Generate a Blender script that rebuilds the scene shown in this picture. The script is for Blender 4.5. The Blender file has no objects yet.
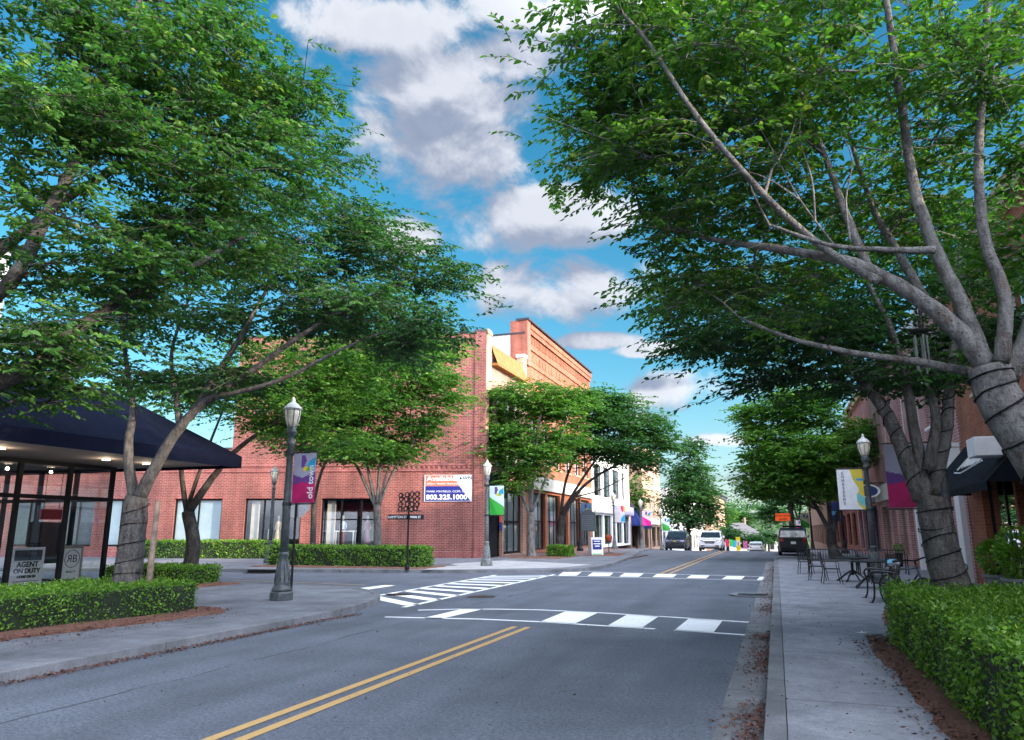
import bpy, bmesh, math, random
import numpy as np
from mathutils import Vector, Matrix
random.seed(7); rng = np.random.default_rng(11)
R = math.radians; PI = math.pi
S = bpy.context.scene; COL = S.collection

# ------------------------------------------------------------------ camera maths
F = 743.0; PITCH = R(12.15); VX = 777.0; CH = 1.7
YAW = math.atan((VX - 512) / (F / math.cos(PITCH)))
def ray(x, y):
    r = x - 512.0; u = 370.0 - y
    fw = F*math.cos(PITCH) - u*math.sin(PITCH); z = F*math.sin(PITCH) + u*math.cos(PITCH)
    return r*math.cos(YAW) - fw*math.sin(YAW), r*math.sin(YAW) + fw*math.cos(YAW), z
def gp(x, y, z=0.0):
    a, b, c = ray(x, y); t = (z - CH)/c
    return (a*t, b*t)
def at(x, y, Y):
    a, b, c = ray(x, y); t = Y/b
    return Vector((a*t, Y, CH + c*t))
def mpp(p):                                  # metres covered by one pixel at a point
    fw = -p[0]*math.sin(YAW) + p[1]*math.cos(YAW); z = p[2]-CH
    return (fw*math.cos(PITCH) + z*math.sin(PITCH))/F
def zg(y):                                   # the street crests and runs downhill beyond
    return 0.0 if y < 66 else -0.032*(y-66) if y < 320 else -0.032*254

# ------------------------------------------------------------------ object helpers
def tag(o, label=None, cat=None, group=None, kind=None):
    if label: o['label'] = label
    if cat: o['category'] = cat
    if group: o['group'] = group
    if kind: o['kind'] = kind
    return o
def thing(name, label, cat, loc=(0, 0, 0), rz=0.0, group=None):
    o = bpy.data.objects.new(name, None); COL.objects.link(o)
    o.location = loc; o.rotation_euler = (0, 0, rz); o.empty_display_size = 0.2
    return tag(o, label, cat, group)
def root_loc(p):
    v = Vector((0, 0, 0))
    while p is not None:
        v += Vector(p.location); p = p.parent
    return v
def copy_tree(o, parent=None):
    c = o.copy(); COL.objects.link(c)
    if parent is not None: c.parent = parent
    for ch in list(o.children): copy_tree(ch, c)
    return c

class MB:
    def __init__(s): s.v = []; s.f = []; s.m = []
    def add(s, vs, fs, mi=0):
        b = len(s.v); s.v += [tuple(p) for p in vs]
        for f in fs: s.f.append([b+i for i in f]); s.m.append(mi)
    def quad(s, a, b, c, d, mi=0): s.add([a, b, c, d], [(0, 1, 2, 3)], mi)
    def poly(s, pts, mi=0): s.add(pts, [tuple(range(len(pts)))], mi)
    def box(s, x0, x1, y0, y1, z0, z1, mi=0):
        s.add([(x0,y0,z0),(x1,y0,z0),(x1,y1,z0),(x0,y1,z0),(x0,y0,z1),(x1,y0,z1),(x1,y1,z1),(x0,y1,z1)],
              [(0,3,2,1),(4,5,6,7),(0,1,5,4),(1,2,6,5),(2,3,7,6),(3,0,4,7)], mi)
    def obox(s, o, u, v, w, mi=0):           # box from corner o and three edge vectors
        o = Vector(o); u = Vector(u); v = Vector(v); w = Vector(w)
        s.add([o,o+u,o+u+v,o+v,o+w,o+u+w,o+u+v+w,o+v+w],
              [(0,3,2,1),(4,5,6,7),(0,1,5,4),(1,2,6,5),(2,3,7,6),(3,0,4,7)], mi)
    def tube(s, pts, rad, n=8, mi=0, cap=True):
        pts = [Vector(p) for p in pts]; k = len(pts)
        if not hasattr(rad, '__len__'): rad = [rad]*k
        vs = []; up = None
        for i, p in enumerate(pts):
            t = (pts[min(i+1, k-1)] - pts[max(i-1, 0)])
            if t.length < 1e-9: t = Vector((0, 0, 1))
            t.normalize()
            if up is None:
                up = t.orthogonal().normalized()
            else:
                up = up - t*up.dot(t)
                up = t.orthogonal().normalized() if up.length < 1e-6 else up.normalized()
            w = t.cross(up)
            for j in range(n):
                a = 2*PI*j/n
                vs.append(p + (up*math.cos(a) + w*math.sin(a))*rad[i])
        fs = [(i*n+j, i*n+(j+1) % n, (i+1)*n+(j+1) % n, (i+1)*n+j) for i in range(k-1) for j in range(n)]
        if cap: fs += [tuple(range(n-1, -1, -1)), tuple((k-1)*n+j for j in range(n))]
        s.add(vs, fs, mi)
    def lathe(s, prof, n=16, c=(0, 0, 0), mi=0, sq=None):
        vs = []
        for r, z in prof:
            for j in range(n):
                a = 2*PI*(j+.5)/n
                vs.append((c[0]+r*math.cos(a), c[1]+r*math.sin(a), c[2]+z))
        k = len(prof)
        fs = [(i*n+j, i*n+(j+1) % n, (i+1)*n+(j+1) % n, (i+1)*n+j) for i in range(k-1) for j in range(n)]
        fs += [tuple(range(n-1, -1, -1)), tuple((k-1)*n+j for j in range(n))]
        s.add(vs, fs, mi)
    def prism(s, pts, z0, z1, mi=0):         # 2-D outline pulled up in z
        n = len(pts)
        s.add([(x, y, z0) for x, y in pts]+[(x, y, z1) for x, y in pts],
              [tuple(range(n-1, -1, -1)), tuple(range(n, 2*n))]+[(i, (i+1) % n, n+(i+1) % n, n+i) for i in range(n)], mi)
    def build(s, name, mats, parent=None, world=False, smooth=False, bevel=0.0):
        me = bpy.data.meshes.new(name)
        off = root_loc(parent) if (world and parent is not None) else Vector((0, 0, 0))
        me.from_pydata([(x-off.x, y-off.y, z-off.z) for x, y, z in s.v], [], s.f)
        if not isinstance(mats, (list, tuple)): mats = [mats]
        for m in mats: me.materials.append(m)
        if len(mats) > 1: me.polygons.foreach_set('material_index', s.m)
        if smooth: me.polygons.foreach_set('use_smooth', [True]*len(me.polygons))
        me.update()
        o = bpy.data.objects.new(name, me); COL.objects.link(o)
        if parent is not None: o.parent = parent
        if bevel:
            b = o.modifiers.new('bev', 'BEVEL'); b.width = bevel; b.segments = 2; b.limit_method = 'ANGLE'; b.angle_limit = R(40)
        return o
def np_mesh(name, v, f, mats, parent=None, world=False, tint=None, smooth=False):
    """mesh of equal-sized faces straight from arrays; tint: one value per face"""
    me = bpy.data.meshes.new(name); k = f.shape[1]
    if world and parent is not None: v = v - np.array(root_loc(parent))
    me.vertices.add(len(v)); me.vertices.foreach_set('co', v.astype(np.float32).ravel())
    me.loops.add(f.size); me.loops.foreach_set('vertex_index', f.astype(np.int32).ravel())
    me.polygons.add(len(f)); me.polygons.foreach_set('loop_start', np.arange(len(f), dtype=np.int32)*k)
    me.polygons.foreach_set('loop_total', np.full(len(f), k, dtype=np.int32))
    if smooth: me.polygons.foreach_set('use_smooth', np.ones(len(f), dtype=bool))
    me.materials.append(mats)
    if tint is not None:
        a = me.attributes.new('tint', 'FLOAT', 'FACE'); a.data.foreach_set('value', tint.astype(np.float32))
    me.update(calc_edges=True)
    o = bpy.data.objects.new(name, me); COL.objects.link(o)
    if parent is not None: o.parent = parent
    return o
def text(name, s, size, loc, u, v, mat, parent, align='LEFT', depth=0.003, shear=0.0, bold=0.0, space=1.0, sx=1.0):
    """lettering as a mesh; u = reading direction, v = up direction of the letters"""
    cu = bpy.data.curves.new(name, 'FONT'); cu.body = s; cu.size = size; cu.align_x = align; cu.extrude = depth
    cu.shear = shear; cu.offset = bold; cu.space_character = space; cu.resolution_u = 3
    o = bpy.data.objects.new(name, cu); COL.objects.link(o)
    dg = bpy.context.evaluated_depsgraph_get(); me = bpy.data.meshes.new_from_object(o.evaluated_get(dg))
    bpy.data.objects.remove(o); bpy.data.curves.remove(cu)
    me.materials.clear(); me.materials.append(mat)
    o = bpy.data.objects.new(name, me); COL.objects.link(o)
    u = Vector(u).normalized(); v = Vector(v).normalized(); w = u.cross(v)
    off = Vector(loc) - (root_loc(parent) if parent is not None else Vector((0, 0, 0)))
    M = Matrix(((u.x*sx, v.x, w.x, off.x), (u.y*sx, v.y, w.y, off.y), (u.z*sx, v.z, w.z, off.z), (0, 0, 0, 1)))
    me.transform(M)
    if parent is not None: o.parent = parent
    return o

# ------------------------------------------------------------------ materials
def srgb(r, g, b):
    return tuple(((c/255)/12.92 if c/255 <= .04045 else ((c/255+.055)/1.055)**2.4) for c in (r, g, b))
class NT:
    def __init__(s, nt): s.nt = nt; s.N = nt.nodes; s.L = nt.links
    def n(s, t, **kw):
        x = s.N.new(t)
        for k, v in kw.items(): setattr(x, k, v)
        return x
    def put(s, node, key, val):
        if isinstance(val, bpy.types.NodeSocket): s.L.new(val, node.inputs[key])
        elif val is not None:
            sk = node.inputs[key]
            if hasattr(sk.default_value, '__len__') and not hasattr(val, '__len__'): val = (val,)*len(sk.default_value)
            if hasattr(sk.default_value, '__len__') and len(sk.default_value) == 4 and len(val) == 3: val = (*val, 1)
            sk.default_value = val
    def math(s, op, a, b=None, c=None, clamp=False):
        x = s.n('ShaderNodeMath', operation=op, use_clamp=clamp); s.put(x, 0, a); s.put(x, 1, b); s.put(x, 2, c); return x.outputs[0]
    def vmath(s, op, a, b=None, out=0):
        x = s.n('ShaderNodeVectorMath', operation=op); s.put(x, 0, a); s.put(x, 1, b); return x.outputs[out]
    def mix(s, fac, a, b, blend='MIX'):
        x = s.n('ShaderNodeMix', data_type='RGBA', blend_type=blend); s.put(x, 0, fac); s.put(x, 6, a); s.put(x, 7, b); return x.outputs[2]
    def noise(s, vec, scale, detail=3, rough=.55, out='Fac', dist=0.0):
        x = s.n('ShaderNodeTexNoise'); s.put(x, 'Vector', vec); x.inputs['Scale'].default_value = scale
        x.inputs['Detail'].default_value = detail; x.inputs['Roughness'].default_value = rough; x.inputs['Distortion'].default_value = dist
        return x.outputs[out]
    def ramp(s, fac, lo, hi, a=0.0, b=1.0):
        x = s.n('ShaderNodeMapRange', interpolation_type='SMOOTHSTEP'); s.put(x, 0, fac)
        x.inputs[1].default_value = lo; x.inputs[2].default_value = hi; x.inputs[3].default_value = a; x.inputs[4].default_value = b
        return x.outputs[0]
    def pos(s): return s.n('ShaderNodeNewGeometry').outputs['Position']
    def obj(s): return s.n('ShaderNodeTexCoord').outputs['Object']
    def xyz(s, v): x = s.n('ShaderNodeSeparateXYZ'); s.put(x, 0, v); return x.outputs
    def comb(s, a, b, c): x = s.n('ShaderNodeCombineXYZ'); s.put(x, 0, a); s.put(x, 1, b); s.put(x, 2, c); return x.outputs[0]
def new_mat(name):
    m = bpy.data.materials.new(name); m.use_nodes = True
    t = NT(m.node_tree); bs = t.N['Principled BSDF']; return m, t, bs
def bump(t, bs, h, strength=.3, dist=.02):
    b = t.n('ShaderNodeBump'); b.inputs['Strength'].default_value = strength; b.inputs['Distance'].default_value = dist
    t.put(b, 'Height', h); t.put(bs, 'Normal', b.outputs[0])
def plain(name, col, rough=.6, metal=0.0, var=.12, scale=6.0, bmp=0.0, spec=None, coat=0.0):
    m, t, bs = new_mat(name)
    p = t.pos(); nz = t.noise(p, scale, 4, .6)
    f = t.ramp(nz, .25, .75, 1-var*1.6, 1+var)
    c = t.mix(1.0, col, t.comb(f, f, f), 'MULTIPLY')
    t.put(bs, 'Base Color', c); t.put(bs, 'Roughness', t.ramp(t.noise(p, scale*2.3, 3), .2, .8, max(rough-.1, .02), min(rough+.12, 1)))
    bs.inputs['Metallic'].default_value = metal
    if spec is not None: bs.inputs['Specular IOR Level'].default_value = spec
    if coat: bs.inputs['Coat Weight'].default_value = coat; bs.inputs['Coat Roughness'].default_value = .05
    if bmp: bump(t, bs, t.noise(p, scale*4, 5), bmp)
    return m
def brick(name, c1, c2, mortar, bw=.30, bh=.10, ms=.014, dirt=.25, axis=None):
    m, t, bs = new_mat(name)
    g = t.n('ShaderNodeNewGeometry'); x, y, z = t.xyz(g.outputs['Position']); nx, ny, nz = t.xyz(g.outputs['Normal'])
    ax = t.math('GREATER_THAN', t.math('ABSOLUTE', nx), .6)
    u = t.math('ADD', t.math('MULTIPLY', ax, y), t.math('MULTIPLY', t.math('SUBTRACT', 1.0, ax), x))
    b = t.n('ShaderNodeTexBrick'); t.put(b, 'Vector', t.comb(u, z, 0.0)); b.inputs['Scale'].default_value = 1
    t.put(b, 'Color1', c1); t.put(b, 'Color2', c2); t.put(b, 'Mortar', mortar)
    b.inputs['Mortar Size'].default_value = ms; b.inputs['Mortar Smooth'].default_value = .1
    b.inputs['Brick Width'].default_value = bw; b.inputs['Row Height'].default_value = bh; b.inputs['Bias'].default_value = -.1
    n1 = t.noise(g.outputs['Position'], .55, 5, .6); n2 = t.noise(g.outputs['Position'], 7, 4, .65)
    n3 = t.noise(t.vmath('MULTIPLY', g.outputs['Position'], (1.6, 1.6, .12)), 1.0, 5, .65)
    f = t.math('MULTIPLY', t.math('MULTIPLY', t.ramp(n1, .25, .75, 1-dirt, 1+dirt*.6), t.ramp(n2, .2, .8, .85, 1.14)), t.ramp(n3, .35, .7, .78, 1.14))
    t.put(bs, 'Base Color', t.mix(1.0, b.outputs['Color'], t.comb(f, f, f), 'MULTIPLY'))
    bs.inputs['Roughness'].default_value = .88
    bump(t, bs, t.math('SUBTRACT', 1.0, b.outputs['Fac']), .5, .012)
    return m
def leaf_mat(name, dark, light, trans=.35, rough=.5, warm=None):
    m, t, bs = new_mat(name)
    a = t.n('ShaderNodeAttribute', attribute_name='tint').outputs['Fac']
    c = t.mix(t.ramp(a, 0.0, 1.0), dark, light)
    if warm is not None: c = t.mix(t.ramp(a, .86, 1.0), c, warm)
    t.put(bs, 'Base Color', c); bs.inputs['Roughness'].default_value = rough; bs.inputs['Specular IOR Level'].default_value = .35
    tr = t.n('ShaderNodeBsdfTranslucent'); t.put(tr, 'Color', t.mix(1.0, c, (1.12, 1.4, .6), 'MULTIPLY'))
    mx = t.n('ShaderNodeMixShader'); mx.inputs[0].default_value = trans
    t.L.new(bs.outputs[0], mx.inputs[1]); t.L.new(tr.outputs[0], mx.inputs[2])
    t.L.new(mx.outputs[0], t.N['Material Output'].inputs[0]); return m
def bark(name, c1, c2):
    m, t, bs = new_mat(name); p = t.pos()
    v = t.vmath('MULTIPLY', p, (1.0, 1.0, .4)); h = t.vmath('MULTIPLY', p, (1.0, 1.0, 5.0))
    n1 = t.noise(v, 11, 6, .68); n2 = t.noise(p, 2.6, 5, .65); n3 = t.noise(v, 45, 4, .65); n4 = t.noise(h, 6, 4, .6)
    c = t.mix(t.ramp(n1, .32, .68), c1, c2); c = t.mix(t.ramp(n2, .57, .68, 0, .55), c, (.12, .07, .05)); c = t.mix(t.ramp(n3, .56, .7, 0, .7), c, (.022, .02, .019))
    c = t.mix(t.ramp(n4, .6, .68, 0, .45), c, (.03, .027, .025)); c = t.mix(t.ramp(t.noise(p, 1.4, 4), .55, .72, 0, .5), c, (.2, .21, .19))
    vo = t.n('ShaderNodeTexVoronoi'); t.put(vo, 'Vector', t.vmath('ADD', t.vmath('MULTIPLY', p, (2.6, 2.6, 1.7)), t.noise(p, 3, 3, .5, 'Color'))); ds = vo.outputs['Distance']
    c = t.mix(t.ramp(ds, .10, .17, .85, 0), c, (.035, .026, .022)); c = t.mix(t.math('MULTIPLY', t.ramp(ds, .15, .19, 0, 1), t.ramp(ds, .19, .25, .5, 0)), c, (.2, .15, .12))
    t.put(bs, 'Base Color', c); bs.inputs['Roughness'].default_value = .92; bs.inputs['Specular IOR Level'].default_value = .2
    bump(t, bs, t.math('ADD', n1, t.math('ADD', t.math('MULTIPLY', n3, .7), t.math('MULTIPLY', n4, .5))), 1.0, .035); return m
def glass(name, tint=(.85, .88, .88), refl=.2):
    m = bpy.data.materials.new(name); m.use_nodes = True; t = NT(m.node_tree); t.N.remove(t.N['Principled BSDF'])
    tr = t.n('ShaderNodeBsdfTransparent'); t.put(tr, 'Color', tint); gl = t.n('ShaderNodeBsdfGlossy'); gl.inputs['Roughness'].default_value = .015
    t.put(gl, 'Color', (.92, .95, 1))
    fr = t.n('ShaderNodeFresnel'); fr.inputs['IOR'].default_value = 1.5
    f = t.math('ADD', t.math('MULTIPLY', fr.outputs[0], .9), refl*.4, clamp=True)
    mx = t.n('ShaderNodeMixShader'); t.put(mx, 0, f); t.L.new(tr.outputs[0], mx.inputs[1]); t.L.new(gl.outputs[0], mx.inputs[2])
    t.L.new(mx.outputs[0], t.N['Material Output'].inputs[0]); return m

M = {}
def asphalt():
    m, t, bs = new_mat('asphalt'); p = t.pos(); x, y, z = t.xyz(p)
    n1 = t.noise(p, 60, 4, .75); n2 = t.noise(p, 14, 5, .7); n3 = t.noise(p, .6, 5, .6); n4 = t.noise(t.vmath('MULTIPLY', p, (1.2, .12, 1)), 1.0, 4)
    n5 = t.noise(p, 24, 3, .8); base = t.mix(t.ramp(t.math('ADD', t.math('MULTIPLY', n1, .5), t.math('MULTIPLY', n5, .5)), .33, .67), (.04, .046, .06), (.168, .185, .222))
    f = t.math('MULTIPLY', t.ramp(n2, .2, .8, .74, 1.24), t.math('MULTIPLY', t.ramp(n3, .25, .75, .8, 1.16), t.ramp(n4, .25, .75, .86, 1.1)))
    c = t.mix(1.0, base, t.comb(f, f, f), 'MULTIPLY')
    # pale stone chips and dark flecks
    v = t.n('ShaderNodeTexVoronoi'); t.put(v, 'Vector', p); v.inputs['Scale'].default_value = 26
    c = t.mix(t.math('MULTIPLY', t.math('LESS_THAN', v.outputs['Distance'], .17), t.ramp(t.noise(p, 5, 2), .45, .65, 0, .55)), c, (.27, .28, .3))
    # tar seams along the lanes and hairline cracks
    wob = t.math('MULTIPLY', t.math('SUBTRACT', t.noise(t.comb(0.0, y, 0.0), .55, 4), .5), .5)
    for sx, w in ((-6.72, .022),):
        d = t.math('ABSOLUTE', t.math('SUBTRACT', t.math('ADD', x, wob), sx))
        brk = t.ramp(t.noise(t.comb(x, y, 3.0), .9, 3), .35, .5)
        c = t.mix(t.math('MULTIPLY', t.math('MULTIPLY', t.ramp(d, w*.5, w*1.6, 1, 0), brk), .75), c, (.028, .028, .03))
    vo = t.n('ShaderNodeTexVoronoi', feature='DISTANCE_TO_EDGE')
    t.put(vo, 'Vector', t.vmath('ADD', p, t.noise(p, 1.6, 4, .6, 'Color'))); vo.inputs['Scale'].default_value = .42
    cr = t.math('MULTIPLY', t.ramp(vo.outputs['Distance'], .0015, .006, 1, 0), t.ramp(t.noise(p, .35, 3), .5, .62, 0, .3))
    c = t.mix(cr, c, (.03, .03, .032))
    # tyre-polished tracks
    for lx in (-1.15, -2.95, -5.75, -7.5):
        dd = t.math('ABSOLUTE', t.math('SUBTRACT', t.math('ADD', x, t.math('MULTIPLY', wob, .6)), lx)); tk = t.math('MULTIPLY', t.ramp(dd, .1, .55, 1, 0), t.ramp(t.noise(t.vmath('MULTIPLY', p, (2, .25, 1)), 1.5, 4), .35, .65, .05, .30)); c = t.mix(tk, c, (.052, .055, .064))
    # old oil drips down the lane centres
    oil = t.math('MULTIPLY', t.ramp(t.noise(p, 3.2, 4), .58, .72), t.ramp(t.math('ABSOLUTE', t.math('ADD', x, 2.3)), .1, .9, .35, 0))
    c = t.mix(oil, c, (.03, .03, .033))
    t.put(bs, 'Base Color', c); t.put(bs, 'Roughness', t.ramp(n2, .2, .8, .62, .9)); bs.inputs['Specular IOR Level'].default_value = .35
    bump(t, bs, n1, .45, .006); return m
def concrete(name, c1, c2, jx=None, jy=None, ox=0.0, oy=0.0, stain=.45, agg=1.0):
    m, t, bs = new_mat(name); p = t.pos(); x, y, z = t.xyz(p)
    n1 = t.noise(p, 1.1, 6, .65); n2 = t.noise(p, 45, 4, .7); n3 = t.noise(p, 5, 5, .65)
    c = t.mix(t.ramp(n1, .3, .7), c1, c2)
    f = t.math('MULTIPLY', t.ramp(n2, .25, .75, 1-.22*agg, 1+.2*agg), t.ramp(n3, .2, .8, .84, 1.14)); c = t.mix(1.0, c, t.comb(f, f, f), 'MULTIPLY')
    st = t.math('MULTIPLY', t.ramp(t.noise(p, .45, 6, .7), .5, .68), stain); c = t.mix(st, c, tuple(q*.42 for q in c1))
    sp = t.ramp(t.noise(p, 9, 2), .70, .74, 0, .5); c = t.mix(sp, c, (.05, .05, .05))
    for ax, st_, off in ((x, jx, ox), (y, jy, oy)):
        if st_:
            d = t.math('ABSOLUTE', t.math('SUBTRACT', t.math('FRACT', t.math('DIVIDE', t.math('ADD', ax, off), st_)), .5))
            c = t.mix(t.ramp(d, .5-.014/st_, .5-.005/st_, 0, .8), c, (.05, .05, .048))
    t.put(bs, 'Base Color', c); bs.inputs['Roughness'].default_value = .85
    bump(t, bs, t.math('ADD', n2, t.math('MULTIPLY', n3, .7)), .3, .008); return m
def paint_marking(name, col, wear=.5):
    m, t, bs = new_mat(name); p = t.pos()
    n = t.noise(p, 11, 6, .75); n2 = t.noise(p, 60, 3, .7); n3 = t.noise(p, 1.3, 3)
    w = t.ramp(t.math('ADD', t.math('MULTIPLY', n, .6), t.math('ADD', t.math('MULTIPLY', n2, .25), t.math('MULTIPLY', n3, .3))), .62, .74, 0, wear)
    t.put(bs, 'Base Color', t.mix(w, t.mix(t.ramp(n2, .3, .7, 0, .3), col, tuple(q*.75 for q in col)), (.11, .115, .125))); bs.inputs['Roughness'].default_value = .7; return m
def mulch_mat():
    m, t, bs = new_mat('pine_mulch'); p = t.pos()
    n = t.noise(t.vmath('MULTIPLY', p, (1, 1.6, 1)), 28, 5, .75); n2 = t.noise(p, 4, 4)
    c = t.mix(t.ramp(n, .3, .7), (.075, .03, .022), (.29, .13, .085)); f = t.ramp(n2, .2, .8, .75, 1.2); c = t.mix(1.0, c, t.comb(f, f, f), 'MULTIPLY')
    t.put(bs, 'Base Color', c); bs.inputs['Roughness'].default_value = .95; bump(t, bs, n, .9, .04); return m
def siding_mat():
    m, t, bs = new_mat('grey_shingle'); p = t.pos(); x, y, z = t.xyz(p)
    fr = t.math('FRACT', t.math('DIVIDE', z, .2)); n = t.noise(p, 3, 4)
    f = t.math('MULTIPLY', t.ramp(fr, 0, .12, .45, 1), t.ramp(n, .2, .8, .85, 1.12)); t.put(bs, 'Base Color', t.mix(1.0, (.36, .36, .38), t.comb(f, f, f), 'MULTIPLY')); bs.inputs['Roughness'].default_value = .85
    bump(t, bs, fr, .5, .03); return m
def tile_mat():
    m, t, bs = new_mat('clay_tile'); p = t.pos(); x, y, z = t.xyz(p)
    fr = t.math('SINE', t.math('MULTIPLY', y, 26.0)); n = t.noise(p, 2.4, 5, .7); fz = t.math('FRACT', t.math('MULTIPLY', z, 3.6))
    c = t.mix(t.ramp(n, .3, .7), (.36, .12, .03), (.5, .2, .05)); f = t.math('MULTIPLY', t.ramp(fr, -1, -.3, .6, 1), t.ramp(fz, 0, .18, .6, 1)); c = t.mix(1.0, c, t.comb(f, f, f), 'MULTIPLY')
    t.put(bs, 'Base Color', c); bs.inputs['Roughness'].default_value = .8; bump(t, bs, fr, .8, .04); return m
def paver_mat():
    m, t, bs = new_mat('brick_paving'); p = t.pos()
    b = t.n('ShaderNodeTexBrick'); t.put(b, 'Vector', p); b.inputs['Scale'].default_value = 1
    t.put(b, 'Color1', (.2, .1, .085)); t.put(b, 'Color2', (.3, .16, .13)); t.put(b, 'Mortar', (.2, .18, .17))
    b.inputs['Mortar Size'].default_value = .008; b.inputs['Brick Width'].default_value = .2; b.inputs['Row Height'].default_value = .1
    f = t.ramp(t.noise(p, 1.5, 5), .2, .8, .75, 1.2); t.put(bs, 'Base Color', t.mix(1.0, b.outputs['Color'], t.comb(f, f, f), 'MULTIPLY')); bs.inputs['Roughness'].default_value = .85; return m
def blinds_mat():
    m, t, bs = new_mat('pale_blinds'); x, y, z = t.xyz(t.pos())
    fr = t.math('FRACT', t.math('MULTIPLY', z, 14.0)); f = t.ramp(fr, 0, .3, .72, 1); n = t.ramp(t.noise(t.pos(), .9, 2), .2, .8, .85, 1.1); f = t.math('MULTIPLY', f, n)
    t.put(bs, 'Base Color', t.mix(1.0, (.48, .6, .64), t.comb(f, f, f), 'MULTIPLY')); bs.inputs['Roughness'].default_value = .7; return m
M['asphalt'] = asphalt()
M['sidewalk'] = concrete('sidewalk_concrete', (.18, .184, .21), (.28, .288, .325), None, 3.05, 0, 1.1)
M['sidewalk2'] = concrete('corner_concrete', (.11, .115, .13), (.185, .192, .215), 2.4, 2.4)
M['pale_conc'] = concrete('fresh_concrete', (.33, .32, .315), (.43, .42, .415), 2.2, 2.2, .4, .3, .12)
M['kerb'] = concrete('kerb_concrete', (.115, .117, .125), (.21, .212, .225), None, 3.05, 0, .2, .5)
M['gutter'] = concrete('gutter_concrete', (.12, .122, .13), (.2, .203, .215), None, 3.05, 0, .2, .6)
M['white_mark'] = paint_marking('white_road_paint', (.86, .86, .86), .42)
M['yellow_mark'] = paint_marking('yellow_road_paint', (.5, .31, .12), .8)
M['mulch'] = mulch_mat(); M['paver'] = paver_mat()

M['ground'] = plain('far_ground', (.05, .075, .03), .95, 0, .3, .2)
M['brickA'] = brick('red_brick', (.2, .046, .038), (.28, .074, .058), (.34, .2, .17), .29, .098, .012)
M['brickA2'] = brick('dark_red_brick', (.26, .06, .055), (.32, .085, .075), (.33, .18, .16), .34, .115, .014)
M['brickB'] = brick('orange_brick', (.32, .085, .036), (.4, .125, .057), (.32, .16, .1), .3, .1, .014)
M['brickB2'] = brick('rust_brick', (.4, .1, .06), (.46, .13, .08), (.4, .2, .15), .3, .1, .012)
M['brickD'] = brick('tan_orange_brick', (.5, .27, .15), (.57, .33, .2), (.5, .38, .3), .3, .1, .014)
M['brickR'] = brick('pink_brick', (.4, .15, .14), (.5, .22, .2), (.55, .42, .4), .3, .1, .016)
M['brickR2'] = brick('brown_brick', (.33, .15, .1), (.42, .22, .15), (.45, .34, .28), .3, .1, .015)
M['stone'] = plain('yellow_stone', (.5, .4, .25), .85, 0, .2, 5, .3)
M['white_wall'] = plain('white_stucco', (.8, .79, .77), .85, 0, .05, 1.2, .1)
M['cream'] = plain('cream_stucco', (.62, .57, .5), .8, 0, .1, 2, .1)
M['white_trim'] = plain('white_trim', (.78, .78, .79), .5, 0, .05, 3)
M['grey_roof'] = plain('roof_grey', (.13, .13, .135), .9, 0, .2, 2)
M['coping'] = plain('dark_coping', (.04, .04, .05), .5, 0, .15, 3)
M['siding'] = siding_mat(); M['tile'] = tile_mat(); M['blinds'] = blinds_mat()
M['navy'] = plain('navy_canvas', (.003, .0045, .014), .85, 0, .15, 3, .15, .08)
M['black_canvas'] = plain('black_canvas', (.006, .008, .013), .85, 0, .2, 3, .1, .12)
M['blue_canvas'] = plain('blue_canvas', (.01, .03, .2), .75, 0, .15, 3)
M['black'] = plain('black_frame', (.008, .008, .009), .5, 0, .2, 8, 0, .2)
M['iron'] = plain('black_iron', (.014, .015, .017), .38, .3, .25, 12)
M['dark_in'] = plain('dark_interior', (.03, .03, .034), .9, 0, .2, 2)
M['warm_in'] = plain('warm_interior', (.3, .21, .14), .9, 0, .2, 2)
M['soffit'] = plain('soffit', (.27, .225, .2), .8, 0, .08, 2)
M['lamp_paint'] = plain('grey_green_paint', (.075, .088, .092), .5, .2, .3, 9, .1)
M['lamp_stone'] = plain('pale_grey_paint', (.17, .18, .175), .6, .1, .25, 9, .1)
M['lamp_black'] = plain('black_lamp_paint', (.02, .022, .026), .45, .2, .25, 9)
M['globe'] = plain('milky_globe', (.78, .7, .55), .25, 0, .12, 8)
M['lamp_cap'] = plain('pale_cap', (.6, .6, .56), .4, 0, .1, 8)
M['wood'] = plain('weathered_wood', (.28, .2, .15), .85, 0, .25, 10, .3)
M['sign_back'] = plain('bare_aluminium', (.5, .5, .52), .35, .6, .1, 6)
M['rubber'] = plain('tyre_rubber', (.015, .015, .016), .85, 0, .2, 20)
M['chrome'] = plain('bright_metal', (.6, .6, .62), .2, .9, .08, 8)
M['carglass'] = plain('car_glass', (.02, .03, .035), .06, 0, .1, 2, 0, .8)
M['litter'] = plain('dead_leaves', (.12, .05, .033), .9, 0, .35, 5)
M['bark'] = bark('grey_bark', (.065, .06, .058), (.17, .157, .15)); M['bark_dark'] = bark('dark_bark', (.032, .028, .027), (.085, .074, .068)); M['bark_pale'] = bark('pale_bark', (.09, .083, .08), (.24, .225, .215))
M['leaf'] = leaf_mat('zelkova_leaf', (.026, .09, .02), (.09, .205, .038), .44, .5, (.2, .27, .045))
M['leaf_b'] = leaf_mat('zelkova_leaf_fresh', (.034, .112, .02), (.125, .26, .038), .46, .5, (.26, .34, .05))
M['leaf_l'] = leaf_mat('zelkova_leaf_light', (.048, .135, .022), (.17, .32, .045), .48, .5, (.25, .34, .06)); M['leaf_c'] = leaf_mat('zelkova_leaf_deep', (.019, .074, .022), (.065, .165, .04), .42, .5)
M['hedge'] = leaf_mat('box_hedge_leaf', (.055, .15, .016), (.21, .38, .035), .3, .4, (.28, .4, .05))
M['hedge_core'] = plain('hedge_core', (.012, .022, .008), .95, 0, .3, 9)
M['red_leaf'] = plain('maroon_leaf', (.16, .02, .035), .45, 0, .25, 6)
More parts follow.
